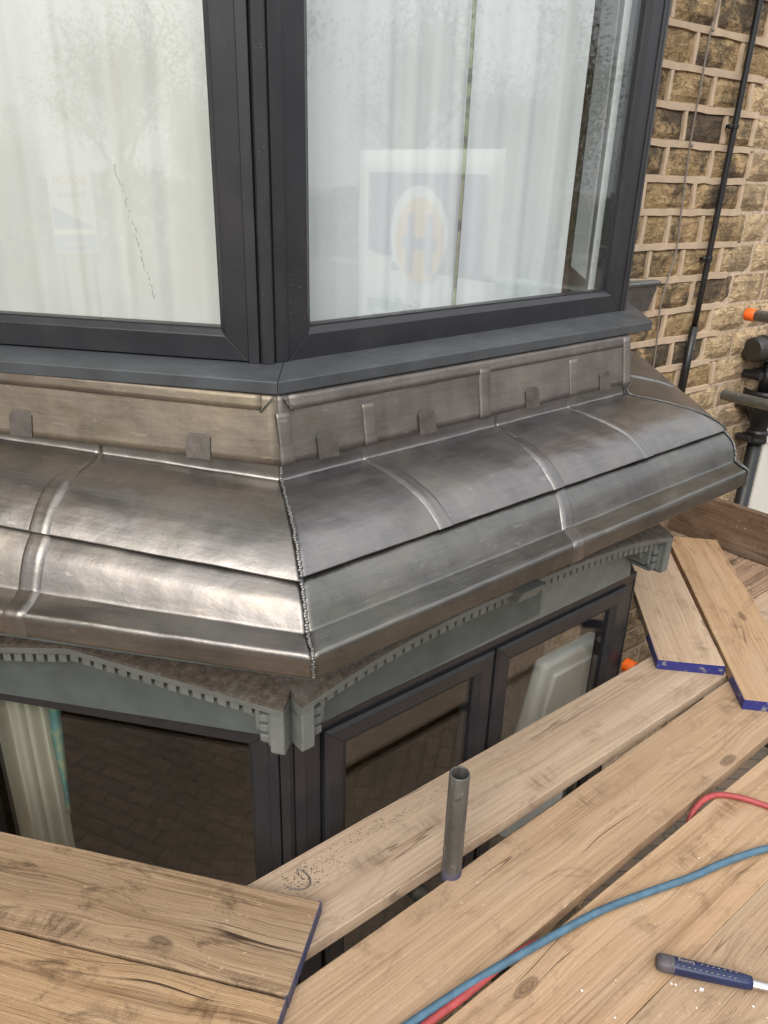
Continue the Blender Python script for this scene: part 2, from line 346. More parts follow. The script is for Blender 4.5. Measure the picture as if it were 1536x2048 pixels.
def mat_ground():
    m, t, o = new_mat('block_paving'); n = N(t); c = n.obj()
    bk = n.node('ShaderNodeTexBrick'); n.put(bk.inputs['Vector'], c)
    bk.inputs['Scale'].default_value = 1.0; bk.inputs['Brick Width'].default_value = 0.2; bk.inputs['Row Height'].default_value = 0.1
    bk.inputs['Mortar Size'].default_value = 0.006
    bk.inputs['Color1'].default_value = (0.13, 0.095, 0.07, 1); bk.inputs['Color2'].default_value = (0.17, 0.12, 0.085, 1); bk.inputs['Mortar'].default_value = (0.075, 0.06, 0.045, 1)
    col = n.mix(n.ramp(n.noise(c, 3.0, 5, 0.65), [(0.45, 0.0), (0.7, 0.5)]), bk.outputs[0], (0.06, 0.065, 0.035))
    n.bsdf(o, col, 0.9, 0, n.bump(bk.outputs[1], -0.5, 0.006)); M['block_paving'] = m
    m, t, o = new_mat('parquet'); n = N(t); c = n.obj()
    bk = n.node('ShaderNodeTexBrick'); n.put(bk.inputs['Vector'], c); bk.inputs['Scale'].default_value = 1.0
    bk.inputs['Brick Width'].default_value = 0.22; bk.inputs['Row Height'].default_value = 0.085; bk.inputs['Mortar Size'].default_value = 0.003
    bk.inputs['Color1'].default_value = (0.085, 0.05, 0.028, 1); bk.inputs['Color2'].default_value = (0.12, 0.072, 0.04, 1); bk.inputs['Mortar'].default_value = (0.02, 0.014, 0.01, 1)
    n.bsdf(o, n.mix(n.noise(c, 30.0, 4), bk.outputs[0], (0.05, 0.03, 0.02)), 0.5); M['parquet'] = m
mat_ground()
mat_wood('wood_pale', (0.58, 0.43, 0.295), (0.475, 0.33, 0.215), (0.335, 0.21, 0.125), 0.50, 1.0, 0.85, 0.5)
mat_wood('wood_tan', (0.49, 0.33, 0.197), (0.385, 0.245, 0.138), (0.25, 0.143, 0.076), 0.55, 0.4, 0.9, 0.6)
mat_wood('wood_worn', (0.44, 0.298, 0.174), (0.315, 0.202, 0.111), (0.14, 0.080, 0.041), 0.85, 0.45, 1.15, 0.95)
mat_wood('wood_dark', (0.17, 0.105, 0.066), (0.12, 0.073, 0.045), (0.062, 0.037, 0.023), 0.6, 0.3, 1.0, 0.8)
mat_wood('wood_grubby', (0.40, 0.27, 0.18), (0.28, 0.18, 0.12), (0.12, 0.08, 0.055), 0.9, 0.3, 1.2, 0.8)
mat_stone('stone_sooty', (0.40, 0.275, 0.145), (0.60, 0.44, 0.25), (0.052, 0.043, 0.035), 0.88)
mat_stone('stone_clean', (0.54, 0.39, 0.23), (0.74, 0.575, 0.38), (0.15, 0.11, 0.075), 0.65)

# ------------------------------------------------------------------ mesh helpers
class MB:
    def __init__(s): s.v = []; s.f = []; s.uv = {}; s.m = []
    def quad_grid(s, rows, uvs=None, close=False):
        """rows: list of rows of points"""
        b = len(s.v); nr, nc = len(rows), len(rows[0])
        for r in rows: s.v.extend(V(p) for p in r)
        if uvs:
            k = b
            for r in uvs:
                for q in r: s.uv[k] = q; k += 1
        for i in range(nr - 1):
            for j in range(nc - (0 if close else 1)):
                j2 = (j + 1) % nc
                s.f.append((b + i * nc + j, b + i * nc + j2, b + (i + 1) * nc + j2, b + (i + 1) * nc + j))
        return b
    def prism(s, a, c, caps=True):
        """two matching loops"""
        b = len(s.v); n = len(a)
        s.v.extend(V(p) for p in a); s.v.extend(V(p) for p in c)
        for i in range(n):
            j = (i + 1) % n
            s.f.append((b + i, b + j, b + n + j, b + n + i))
        if caps:
            s.f.append(tuple(b + i for i in reversed(range(n)))); s.f.append(tuple(b + n + i for i in range(n)))
    def box(s, fr, u0, u1, p0, p1, z0, z1):
        a = [fr(u0, p0, z0), fr(u1, p0, z0), fr(u1, p1, z0), fr(u0, p1, z0)]
        c = [fr(u0, p0, z1), fr(u1, p0, z1), fr(u1, p1, z1), fr(u0, p1, z1)]
        s.prism(a, c)
    def tube(s, pts, r, seg=12, caps=True):
        pts = [V(p) for p in pts]; rows = []
        prev = None
        for i, p in enumerate(pts):
            d = (pts[min(i + 1, len(pts) - 1)] - pts[max(i - 1, 0)]).normalized()
            if prev is None:
                a = d.cross(V((0, 0, 1)));
                if a.length < 1e-3: a = d.cross(V((1, 0, 0)))
                a.normalize()
            else:
                a = (prev - d * prev.dot(d)).normalized()
            prev = a; bb = d.cross(a)
            rr = r[i] if isinstance(r, (list, tuple)) else r
            rows.append([p + (a * math.cos(q) + bb * math.sin(q)) * rr for q in [2 * math.pi * k / seg for k in range(seg)]])
        b = s.quad_grid(rows, close=True)
        if caps:
            s.f.append(tuple(b + k for k in reversed(range(seg))))
            e = b + (len(rows) - 1) * seg
            s.f.append(tuple(e + k for k in range(seg)))
    def ball(s, c, rx, ry, rz, ax=None, seg=8, rings=5):
        c = V(c); ax = ax or (V((1, 0, 0)), V((0, 1, 0)), V((0, 0, 1)))
        rows = []
        for i in range(rings + 1):
            th = math.pi * i / rings
            rows.append([c + ax[0] * rx * math.sin(th) * math.cos(2 * math.pi * k / seg) + ax[1] * ry * math.sin(th) * math.sin(2 * math.pi * k / seg) + ax[2] * rz * math.cos(th) for k in range(seg)])
        s.quad_grid(rows, close=True)
    def build(s, name, mat, parent=None, smooth=False, bevel=0.0, solid=0.0, base=None, bseg=2):
        loc = V(base) if base is not None else (parent_loc(parent) if parent else V((0, 0, 0)))
        me = bpy.data.meshes.new(name)
        me.from_pydata([tuple(p - loc) for p in s.v], [], s.f)
        if s.uv:
            l = me.uv_layers.new(name='UVMap')
            for lp in me.loops: l.data[lp.index].uv = s.uv.get(lp.vertex_index, (0, 0))
        import bmesh
        bm = bmesh.new(); bm.from_mesh(me)
        if not s.uv: bmesh.ops.recalc_face_normals(bm, faces=bm.faces)
        bm.to_mesh(me); bm.free()
        if smooth:
            for p in me.polygons: p.use_smooth = True
        me.materials.append(M[mat])
        o = bpy.data.objects.new(name, me); COL.objects.link(o)
        if parent: o.parent = parent
        if base is not None or not parent: o.location = loc if not parent else loc - parent_loc(parent)
        if solid:
            q = o.modifiers.new('thick', 'SOLIDIFY'); q.thickness = solid; q.offset = -1
        if bevel:
            q = o.modifiers.new('bevel', 'BEVEL'); q.width = bevel; q.segments = bseg; q.limit_method = 'ANGLE'; q.angle_limit = R(35)
            q.harden_normals = False
        return o

def parent_loc(p):
    l = V((0, 0, 0))
    while p is not None: l = l + p.location; p = p.parent
    return l
def tag(o, label, cat, group=None):
    o['label'] = label; o['category'] = cat
    if group: o['group'] = group
    return o
def thing(name, label, cat, loc, group=None):
    o = bpy.data.objects.new(name, None); o.empty_display_size = 0.1; COL.objects.link(o); o.location = loc
    return tag(o, label, cat, group)
def struct(o): o['kind'] = 'structure'; return o
def stuff(o): o['kind'] = 'stuff'; return o
def frame(origin, az):
    a = R(az); d = V((math.sin(a), math.cos(a), 0)); n = V((math.cos(a), -math.sin(a), 0)); o = V(origin)
    f = lambda u, p, z: o + d * u + n * p + V((0, 0, z))
    f.d, f.n, f.o = d, n, o
    return f
def frame_l(origin, az):
    a = R(az); d = -V((math.sin(a), math.cos(a), 0)); n = V((math.cos(a), -math.sin(a), 0)); o = V(origin)
    f = lambda u, p, z: o + d * u + n * p + V((0, 0, z))
    f.d, f.n, f.o = d, n, o
    return f
def smoothstep(a, b, x):
    t = max(0, min(1, (x - a) / (b - a))); return t * t * (3 - 2 * t)
def catmull(pts, n):
    out = []
    P = [pts[0]] + list(pts) + [pts[-1]]
    for i in range(1, len(P) - 2):
        for k in range(n):
            t = k / n
            out.append(tuple(0.5 * (2 * P[i][j] + (P[i + 1][j] - P[i - 1][j]) * t + (2 * P[i - 1][j] - 5 * P[i][j] + 4 * P[i + 1][j] - P[i + 2][j]) * t * t + (3 * P[i][j] - P[i - 1][j] - 3 * P[i + 1][j] + P[i + 2][j]) * t ** 3) for j in range(len(pts[0]))))
    out.append(tuple(pts[-1])); return out

# the bay's plan: the corner between its two visible faces, and the direction of each face
LC = (-0.2177, 1.4841, 0.0)
FR = frame(LC, 49.0)         # right-hand (front) face of the lead roof
FL = frame_l(LC, 100.5)      # left-hand (canted) face of the lead roof
WR = frame(LC, 50.5)         # lower window, right-hand face
WL = frame_l(LC, 101.7)      # lower window, left-hand face
UC = (-0.2571, 1.6284, 0.0)
UR = frame(UC, 47.6)         # upper window, right-hand face
UL = frame_l(UC, 100.0)      # upper window, left-hand face
FW = frame((1.19, 3.370, 0), 53.0)   # stone wall of the house
GROUND = -2.15
MIT = -0.4823                # how far the corner between the faces shifts per metre of projection
UE = [(-0.05, 1.205), (0.013, 1.230), (0.059, 1.258), (0.100, 1.290), (0.133, 1.320), (0.165, 1.357), (0.195, 1.392), (0.223, 1.424), (0.2475, 1.446), (0.273, 1.446), (0.292, 1.438), (0.305, 1.418), (0.33, 1.405), (0.36, 1.404)]
def uend(p):               # far end of the right-hand face
    for (a, ua), (b, ub_) in zip(UE[:-1], UE[1:]):
        if p <= b: return ua + (ub_ - ua) * max(0.0, (p - a) / (b - a))
    return UE[-1][1]

# ------------------------------------------------------------------ ground and rooms (setting)
g = MB(); S = 300
g.v = [V((-S, -S, GROUND)), V((S, -S, GROUND)), V((S, S, GROUND)), V((-S, S, GROUND))]; g.f = [(0, 1, 2, 3)]
struct(g.build('ground', 'block_paving'))

def room(name, z0, z1, fr, fl, mat, floor_mat, inset):
    a = fl(0.94, -inset, 0); c = fr(-0.05, -inset * 1.1, 0); b = fr(1.40, -inset, 0)
    e = FW(-0.42, -0.12, 0)
    lw = FW(-2.95, -0.14, 0)
    bk1 = FW(0.6, -3.6, 0); bk0 = FW(-3.6, -3.6, 0); rr = FW(0.6, -0.12, 0); ll = FW(-3.6, -0.12, 0)
    poly = [a, c, b, e, rr, bk1, bk0, ll, lw]
    for nm, zz in (('room_floor', z0), ('room_ceiling', z1)):
        m = MB(); m.v = [V((p.x, p.y, zz)) for p in poly]; m.f = [tuple(range(len(poly)))]
        struct(m.build(nm, floor_mat if nm == 'room_floor' else 'pale_wall'))
    m = MB()
    for p, q in ((3, 4), (4, 5), (5, 6), (6, 7), (7, 8)):
        P, Q = poly[p], poly[q]; b0 = len(m.v)
        m.v += [V((P.x, P.y, z0)), V((Q.x, Q.y, z0)), V((Q.x, Q.y, z1)), V((P.x, P.y, z1))]; m.f.append((b0, b0 + 1, b0 + 2, b0 + 3))
    struct(m.build('room_wall', mat))
room('lower', -1.50, 0.60, WR, WL, 'dark_wall', 'parquet', 0.10)
room('upper', 1.02, 2.62, UR, UL, 'pale_wall', 'parquet', 0.10)

# ------------------------------------------------------------------ stone wall, piece by piece
wall = thing('stone_wall', 'coursed gritstone house wall with raised cream pointing beside the bay', 'wall', FW(0, 0, GROUND))
core = MB(); core.box(FW, -0.52, 1.02, -0.32, -0.001, GROUND, 4.0)
core.build('mortar_bed', 'rough_mortar', wall)
BEDS = [0.040, 0.168, 0.297, 0.425, 0.553, 0.679, 0.806, 0.934, 1.061, 1.195, 1.325, 1.457, 1.579, 1.704, 1.830, 1.956, 2.086, 2.235, 2.36]
PERP = {2.086: [-0.29, -0.022, 0.34], 1.956: [-0.12, 0.188, 0.46], 1.830: [-0.242, 0.038, 0.311], 1.704: [-0.106, 0.169, 0.379], 1.579: [-0.197, 0.114, 0.40],
        1.457: [-0.30, 0.032, 0.381], 1.325: [-0.271, -0.105, 0.13, 0.47], 1.195: [-0.2, 0.031, 0.315, 0.591], 1.061: [-0.123, 0.144, 0.466, 0.741],
        0.934: [-0.024, 0.33, 0.653, 0.88], 0.806: [0.071, 0.318, 0.575, 0.777], 0.679: [-0.1, 0.15, 0.442, 0.871], 0.553: [0.0, 0.25, 0.532, 0.759]}
zs = BEDS[:]
while zs[0] > GROUND + 0.1: zs.insert(0, zs[0] - 0.129)
def stone(w0, w1, z0, z1, proud, kind):
    m = MB(); nx, nz = 6, 4; seed = random.random() * 100
    rows = []
    for i in range(nz + 1):
        r = []
        for j in range(nx + 1):
            fx, fz = j / nx, i / nz
            e = min(fx, 1 - fx) * (w1 - w0); g_ = min(fz, 1 - fz) * (z1 - z0)
            dome = (0.35 + 0.65 * smoothstep(0, 0.020, min(e, g_))) * proud
            n_ = mnoise.noise(V((seed + fx * 3, fz * 2.2, seed))) * 0.008 + mnoise.noise(V((seed + fx * 8, fz * 6, 3))) * 0.004
            jw = mnoise.noise(V((seed, fz * 3, fx * 2))) * 0.005 ; jz = mnoise.noise(V((fx * 4, seed, 1))) * 0.004
            r.append(FW(w0 + (w1 - w0) * fx + jw, -0.006 + dome + (n_ if 0 < i < nz and 0 < j < nx else 0), z0 + (z1 - z0) * fz + jz))
        rows.append(r)
    b = m.quad_grid(rows)
    ring = [b + j for j in range(nx)] + [b + i * (nx + 1) + nx for i in range(nz)] + [b + nz * (nx + 1) + j for j in range(nx, 0, -1)] + [b + i * (nx + 1) for i in range(nz, 0, -1)]
    k = len(m.v); m.v += [m.v[q] - FW.n * 0.05 for q in ring]; L = len(ring)
    for i in range(L): m.f.append((ring[i], k + i, k + (i + 1) % L, ring[(i + 1) % L]))
    return m.build('stone', kind, wall, smooth=False)
nst = 0
RIB_W = 0.40
for ci in range(len(zs) - 1):
    z0, z1 = zs[ci], zs[ci + 1]
    key = next((k for k in PERP if abs(k - z0) < 0.01), None)
    cuts = [-0.46] + [c for c in (PERP[key] if key else []) if c > -0.40]
    x = cuts[-1]
    while x < 0.98:
        x += random.uniform(0.20, 0.33)
        if not key or x > cuts[-1] + 0.12: cuts.append(min(x, 1.0))
        x = cuts[-1]
        if x >= 0.98: break
    cuts[-1] = 1.0
    ribs = z0 > 0.60
    for a, c in zip(cuts[:-1], cuts[1:]):
        if c - a < 0.05: continue
        # the repointed strip next to the bay keeps its soot; beyond it the stones are cleaner
        sooty = (a + c) / 2 < RIB_W + random.uniform(-0.05, 0.03) and z0 > 0.35
        jt = 0.0065 if c < RIB_W + 0.03 and ribs else 0.0072
        stone(a + jt, c - jt, z0 + (0.007 if ribs and a < RIB_W else 0.0055), z1 - (0.007 if ribs and a < RIB_W else 0.0055), random.uniform(0.012, 0.024), 'stone_sooty' if sooty else 'stone_clean')
        nst += 1
    if ribs:
        lim = RIB_W + random.uniform(-0.03, 0.03)
        def ribbon(pa, pb, half, name):
            m = MB(); n_ = 14; rows = []
            for i in range(n_ + 1):
                t = i / n_; wv = pa[0] + (pb[0] - pa[0]) * t; zv = pa[1] + (pb[1] - pa[1]) * t
                dx, dz = pb[0] - pa[0], pb[1] - pa[1]; L_ = math.hypot(dx, dz); ox, oz = -dz / L_, dx / L_
                h0 = half * (1 + 0.34 * mnoise.noise(V((wv * 17, zv * 17, 5)))); h1 = half * (1 + 0.34 * mnoise.noise(V((wv * 17, zv * 17, 9))))
                wob = 0.003 * mnoise.noise(V((wv * 7, zv * 7, 2)))
                q = []
                for s_, pp in ((-h0, 0.0), (-h0 + 0.001, 0.0115), (h1 - 0.001, 0.0125), (h1, 0.0)):
                    q.append(FW(wv + ox * (s_ + wob), pp, zv + oz * (s_ + wob)))
                rows.append(q)
            b = m.quad_grid(rows)
            m.f.append((b, b + 1, b + 2, b + 3)); e = b + n_ * 4; m.f.append((e + 3, e + 2, e + 1, e))
            return m.build(name, 'ribbon_mortar', wall)
        ribbon((-0.46, z0), (lim, z0 + random.uniform(-0.004, 0.004)), 0.0135, 'bed_joint')
        for c in cuts[1:-1]:
            if c < lim + 0.02:
                ribbon((c, z0 + 0.0135), (c + random.uniform(-0.006, 0.006), z1 - 0.0135), 0.0115, 'vertical_joint')

# plain continuation of the house: over the bay, to its left, eaves and roof
hw = thing('upper_house_wall', 'stone house wall rising above the bay window', 'wall', FW(-2, 0, 2.9))
m = MB(); m.box(FW, -6.0, -0.53, -0.32, 0.0, 2.80, 4.0); m.build('wall_panel', 'stone_clean', hw)
m = MB(); m.box(FW, -6.0, -2.97, -0.32, 0.0, GROUND, 2.797); m.build('wall_panel', 'stone_clean', hw)
m = MB(); m.box(FW, -6.0, 3.0, -0.4, 0.20, 4.002, 4.12); m.build('eaves_board', 'frame_grey', hw)
# neighbouring door surround at the right edge
dr = thing('door_surround', 'cream plastic door surround at the end of the stone wall', 'door frame', FW(1.15, 0, GROUND))
m = MB(); m.box(FW, 1.035, 1.10, -0.12, 0.045, GROUND, 0.30); m.build('jamb', 'white_upvc', dr, bevel=0.004)
m = MB(); m.box(FW, 1.10, 1.13, -0.12, 0.015, GROUND, 0.30); m.build('inner_jamb', 'white_upvc', dr, bevel=0.004)
m = MB(); m.box(FW, 1.13, 1.80, -0.12, -0.03, GROUND, 0.30); m.build('door_panel', 'white_upvc', dr)
m = MB(); m.box(FW, 1.02, 1.80, -0.12, 0.06, 0.302, 0.36); m.build('door_head', 'white_upvc', dr, bevel=0.004)
m = MB(); m.box(FW, 1.021, 3.2, -0.32, -0.122, GROUND, 4.0); m.build('wall_panel', 'stone_clean', hw)
m = MB(); m.box(FW, 1.021, 3.2, -0.121, 0.0, 0.362, 4.0); m.build('wall_panel', 'stone_clean', hw)
# grey quoin strip between wall end and door
m = MB(); m.box(FW, 1.003, 1.034, -0.02, 0.02, GROUND, 0.30); m.build('edge_strip', 'wood_dark', dr)

# ------------------------------------------------------------------ lead roof between the storeys
UP = [(0.0095, 1.012), (0.0102, 0.992), (0.0110, 0.981), (0.0128, 0.9748), (0.0175, 0.9718), (0.034, 0.9692), (0.065, 0.9648), (0.105, 0.9572), (0.145, 0.9475), (0.175, 0.9370), (0.200, 0.9240), (0.222, 0.9085), (0.238, 0.8945), (0.2475, 0.8835)]
LO = [(0.222, 0.884), (0.240, 0.8752), (0.2565, 0.8645), (0.2725, 0.8515), (0.2860, 0.832), (0.2955, 0.815), (0.2995, 0.8078), (0.3025, 0.8048), (0.3065, 0.8038), (0.325, 0.8000), (0.3455, 0.7958), (0.3510, 0.7935), (0.3540, 0.7890), (0.3552, 0.7820), (0.3555, 0.770), (0.3560, 0.7490)]
UPc, LOc = catmull(UP, 4), catmull(LO, 4)
def zc_r(u, p): return -0.006 * (u / 1.4) * smoothstep(0.05, 0.30, p)
def zc_l(u, p): return u * (0.045 * (1 - smoothstep(0.10, 0.36, p)) + 0.045 * smoothstep(0.05, 0.2, p) * (1 - smoothstep(0.25, 0.33, p)) + 0.008)
roof = thing('lead_roof', 'dressed grey lead roof skirting the bay window between upper and lower storeys', 'lead roof', FR(0.6, 0.2, 0.88))
def sheet(name, fr, us, ue, prof, nu, zc, mat, lift=0.0, amp=0.0016, seed=0.0, lab=None):
    m = MB(); rows, uvs = [], []
    arc = 0.0; last = None
    for (p, z) in prof:
        if last: arc += math.hypot(p - last[0], z - last[1])
        last = (p, z)
        r, q = [], []
        a, b = us(p), ue(p)
        for j in range(nu + 1):
            u = a + (b - a) * j / nu
            d = amp * (mnoise.noise(V((u * 9 + seed, arc * 14, seed))) + 0.6 * mnoise.noise(V((u * 22, arc * 30, seed + 4))))
            r.append(fr(u, p + d * 0.5, z + zc(u, p) + d + lift)); q.append((u + seed * 0.37, arc))
        rows.append(r); uvs.append(q)
    m.quad_grid(rows, uvs)
    # orient the faces up/out
    f0 = m.f[len(m.f) // 2]
    nrm = (m.v[f0[1]] - m.v[f0[0]]).cross(m.v[f0[3]] - m.v[f0[0]])
    if nrm.z < 0: m.f = [tuple(reversed(f)) for f in m.f]
    o = m.build(name, mat, roof, smooth=True, solid=0.004)
    if lab: o['label'] = lab
    return o
k_ = lambda c: (lambda p: c)
corner = lambda p: MIT * p
# upper sheets
sheet('upper_sheet', FL, corner, k_(0.398), UPc, 44, zc_l, 'lead_warm', seed=1.0)
sheet('upper_sheet', FL, k_(0.398), k_(0.985), UPc, 50, zc_l, 'lead_warm', seed=2.0)
RC = [lambda p: 0.232 + 0.07 * p, lambda p: 0.655 - 0.10 * p, lambda p: 0.965 + 0.22 * p]
sheet('upper_sheet', FR, corner, RC[0], UPc, 30, zc_r, 'lead_cool', seed=3.0)
sheet('upper_sheet', FR, RC[0], RC[1], UPc, 36, zc_r, 'lead_cool', seed=4.0)
sheet('upper_sheet', FR, RC[1], RC[2], UPc, 30, zc_r, 'lead_cool', seed=5.0)
sheet('upper_sheet', FR, RC[2], uend, UPc, 30, zc_r, 'lead_cool', seed=6.0)
# lower sheets
sheet('lower_sheet', FL, corner, k_(0.400), LOc, 44, zc_l, 'lead_warm', seed=7.0)
sheet('lower_sheet', FL, k_(0.400), k_(0.985), LOc, 50, zc_l, 'lead_warm', seed=8.0)
RL = lambda p: 0.635 - 0.50 * (p - 0.2475)
sheet('lower_sheet', FR, corner, RL, LOc, 50, zc_r, 'lead_tarnish_shaded', seed=9.0)
sheet('lower_sheet', FR, RL, uend, LOc, 60, zc_r, 'lead_tarnish_shaded', seed=10.0)
# return side, running back to the stone wall
AB = 2.5
dB = V((math.sin(R(AB)), math.cos(R(AB)), 0)); nB = V((math.cos(R(AB)), -math.sin(R(AB)), 0))
def fret(u, p, z):
    o = FR(uend(p), p, 0); return o + dB * u + V((0, 0, z))
def ret_len(p):
    o = FR(uend(p), p, 0); return (FW.o + FW.n * 0.012 - o).dot(FW.n) / dB.dot(FW.n)
def zc_b(u, p): return zc_r(uend(p), p)
UPB = [(-0.012, 1.142), (-0.004, 1.09), (0.005, 1.04), (0.0125, 1.003), (0.020, 0.982)] + UP[5:]
sheet('return_sheet', fret, k_(0.0), ret_len, catmull(UPB, 4), 24, zc_b, 'lead_cool', seed=11.0)
sheet('return_sheet', fret, k_(0.0), ret_len, LOc, 20, zc_b, 'lead_cool', seed=12.0)
# lapped joints (raised bands dressed over the profile)
def band(name, fr, uc, wid, prof, zc, mat, h=0.0055, fade=(0, 0), seed=0.0):
    m = MB(); rows, uvs = [], []; n_ = len(prof); arc = 0
    for i, (p, z) in enumerate(prof):
        a = prof[max(i - 1, 0)]; b = prof[min(i + 1, n_ - 1)]
        tp, tz = b[0] - a[0], b[1] - a[1]; L_ = math.hypot(tp, tz) or 1; npx, npz = -tz / L_, tp / L_
        if npz < 0 and abs(npz) > 0.3: npx, npz = -npx, -npz
        if npx < 0 and abs(npz) <= 0.3: npx, npz = -npx, -npz
        t = i / (n_ - 1); k = 1.0
        if fade[0]: k *= smoothstep(0, fade[0], t)
        if fade[1]: k *= smoothstep(0, fade[1], 1 - t)
        hh = h * k; wd = wid * (0.72 + 0.28 * k); c = uc(p)
        arc += L_ * 0.5
        cs = [(-wd / 2 - 0.005, -0.002), (-wd / 2 - 0.001, hh * 0.40), (-wd / 2 + 0.009, hh * 0.90), (-wd / 6, hh * 0.82), (wd / 6, hh * 0.6), (wd / 2 - 0.004, hh * 0.62), (wd / 2, hh * 0.40), (wd / 2 + 0.004, -0.002)]
        r, q = [], []
        for s_, e in cs:
            wv = 0.0012 * mnoise.noise(V((arc * 20, seed, s_ * 4)))
            u = c + s_ + wv
            r.append(fr(u, p + npx * e, z + npz * e + zc(u, p))); q.append((u * 1.0 + seed, arc))
        rows.append(r); uvs.append(q)
    m.quad_grid(rows, uvs)
    f0 = m.f[len(m.f) // 2]
    nrm = (m.v[f0[1]] - m.v[f0[0]]).cross(m.v[f0[3]] - m.v[f0[0]])
    if nrm.z < 0: m.f = [tuple(reversed(f)) for f in m.f]
    return m.build(name, mat, roof, smooth=True)
cut = lambda pr, a, b: [q for q in pr if a <= q[0] <= b]
band('lap_joint', FL, lambda p: 0.402 + 0.05 * (0.2475 - p), 0.038, cut(UPc, 0.085, 0.3), zc_l, 'lead_warm', 0.005, (0.25, 0), 1)
band('lap_joint', FL, lambda p: 0.402, 0.040, LOc[4:], zc_l, 'lead_warm', 0.006, (0, 0), 2)
band('lap_joint', FR, RC[0], 0.036, UPc, zc_r, 'lead_cool', 0.0042, (0, 0), 3)
band('lap_joint', FR, RC[1], 0.036, cut(UPc, 0.075, 0.3), zc_r, 'lead_cool', 0.0046, (0.2, 0), 4)
band('lap_joint', FR, RC[2], 0.036, UPc, zc_r, 'lead_cool', 0.0042, (0, 0), 5)
band('lap_joint', FR, RL, 0.038, LOc[4:], zc_r, 'lead_cool', 0.005, (0, 0), 6)
band('lap_joint', fret, lambda p: 0.30 + 0.2 * p, 0.020, cut(catmull(UPB, 4), 0.06, 0.20), zc_b, 'weld', 0.006, (0.2, 0.1), 7)
# apron under the window sill
AP = 0.0165
def lean(z): return -0.17 * (z - 1.006)
def zca(u, p): return 0.020 * u * (1 if p < 1 else 0)
def vsheet(name, fr, u0, u1, z0, z1, p, mat, nu=40, nz=10, seed=0.0, amp=0.0013, zc=lambda u, q: 0, solid=0.003):
    m = MB(); rows, uvs = [], []
    for i in range(nz + 1):
        r, q = [], []
        for j in range(nu + 1):
            z = z0 + (z1 - z0) * i / nz; ua = MIT * (p + lean(z)) if u0 == 0.0 else u0; u = ua + (u1 - ua) * j / nu
            d = amp * mnoise.noise(V((u * 11, z * 16, seed)))
            r.append(fr(u, p + d + lean(z), z + zc(u, p))); q.append((u + seed * 0.3, z))
        rows.append(r); uvs.append(q)
    m.quad_grid(rows, uvs)
    f0 = m.f[0]; nrm = (m.v[f0[1]] - m.v[f0[0]]).cross(m.v[f0[3]] - m.v[f0[0]])
    if nrm.dot(fr.n) < 0: m.f = [tuple(reversed(f)) for f in m.f]
    return m.build(name, mat, roof, smooth=True, solid=solid)
vsheet('apron_sheet', FL, 0.0, 0.985, 1.006, 1.149, AP, 'lead_apron_warm', seed=21, zc=zca)
vsheet('apron_sheet', FR, 0.0, 0.600, 1.006, 1.149, AP, 'lead_apron_cool', seed=22)
vsheet('apron_sheet', FR, 0.585, 1.238, 1.006, 1.149, AP + 0.0015, 'lead_apron_cool', seed=23)
# top turn-down strips
vsheet('apron_edge', FL, 0.036, 0.985, 1.114, 1.146, AP + 0.0025, 'lead_apron_warm', nz=3, seed=24, amp=0.0012, zc=zca)
vsheet('apron_edge', FR, 0.028, 1.238, 1.114, 1.146, AP + 0.0025, 'lead_apron_cool', nz=3, seed=25, amp=0.0012)
# vertical straps and dressed-over bulges on the apron
def strap(fr, u0, u1, z0, z1, P0, mat, name='strap', slant=0.0, seed=0):
    m = MB(); rows, uvs = [], []; n_ = 10; w_ = u1 - u0
    for i in range(n_ + 1):
        t = i / n_; z = z0 + (z1 - z0) * t; s_ = slant * (1 - t)
        p = P0 + lean(z)
        e_ = 0.4 + 0.6 * smoothstep(0, 0.12, min(t, 1 - t)); rows.append([fr(u0 + s_ - 0.002, p - 0.005, z), fr(u0 + s_, p - 0.001 + 0.001 * e_, z), fr(u0 + s_ + 0.004, p - 0.001 + 0.0022 * e_, z), fr(u0 + w_ * 0.5 + s_, p - 0.001 + 0.0018 * e_, z), fr(u1 + s_ - 0.004, p - 0.001 + 0.0010 * e_, z), fr(u1 + s_, p - 0.004, z)])
        uvs.append([(u0 + seed, z), (u0 + seed, z), (u0 + 0.003 + seed, z), (u0 + w_ / 2 + seed, z), (u1 - 0.004 + seed, z), (u1 + seed, z)])
    m.quad_grid(rows, uvs)
    f0 = m.f[2]; nrm = (m.v[f0[1]] - m.v[f0[0]]).cross(m.v[f0[3]] - m.v[f0[0]])
    if nrm.dot(fr.n) < 0: m.f = [tuple(reversed(f)) for f in m.f]
    return m.build(name, mat, roof, smooth=True, solid=0.002)
strap(FR, 0.590, 0.628, 1.002, 1.128, AP + 0.004, 'lead_apron_cool', 'strap', -0.006, 31)
strap(FR, 1.205, 1.240, 1.000, 1.142, AP + 0.006, 'lead_apron_cool', 'strap', 0.0, 32)
strap(FR, -0.004, 0.030, 1.005, 1.112, AP + 0.002, 'lead_apron_cool', 'corner_strap', 0.0, 33)
strap(FR, 0.214, 0.250, 1.007, 1.098, AP + 0.004, 'lead_apron_cool', 'bulge', 0.0, 34)
strap(FR, 0.948, 0.984, 1.007, 1.106, AP + 0.004, 'lead_apron_cool', 'bulge', 0.0, 35)
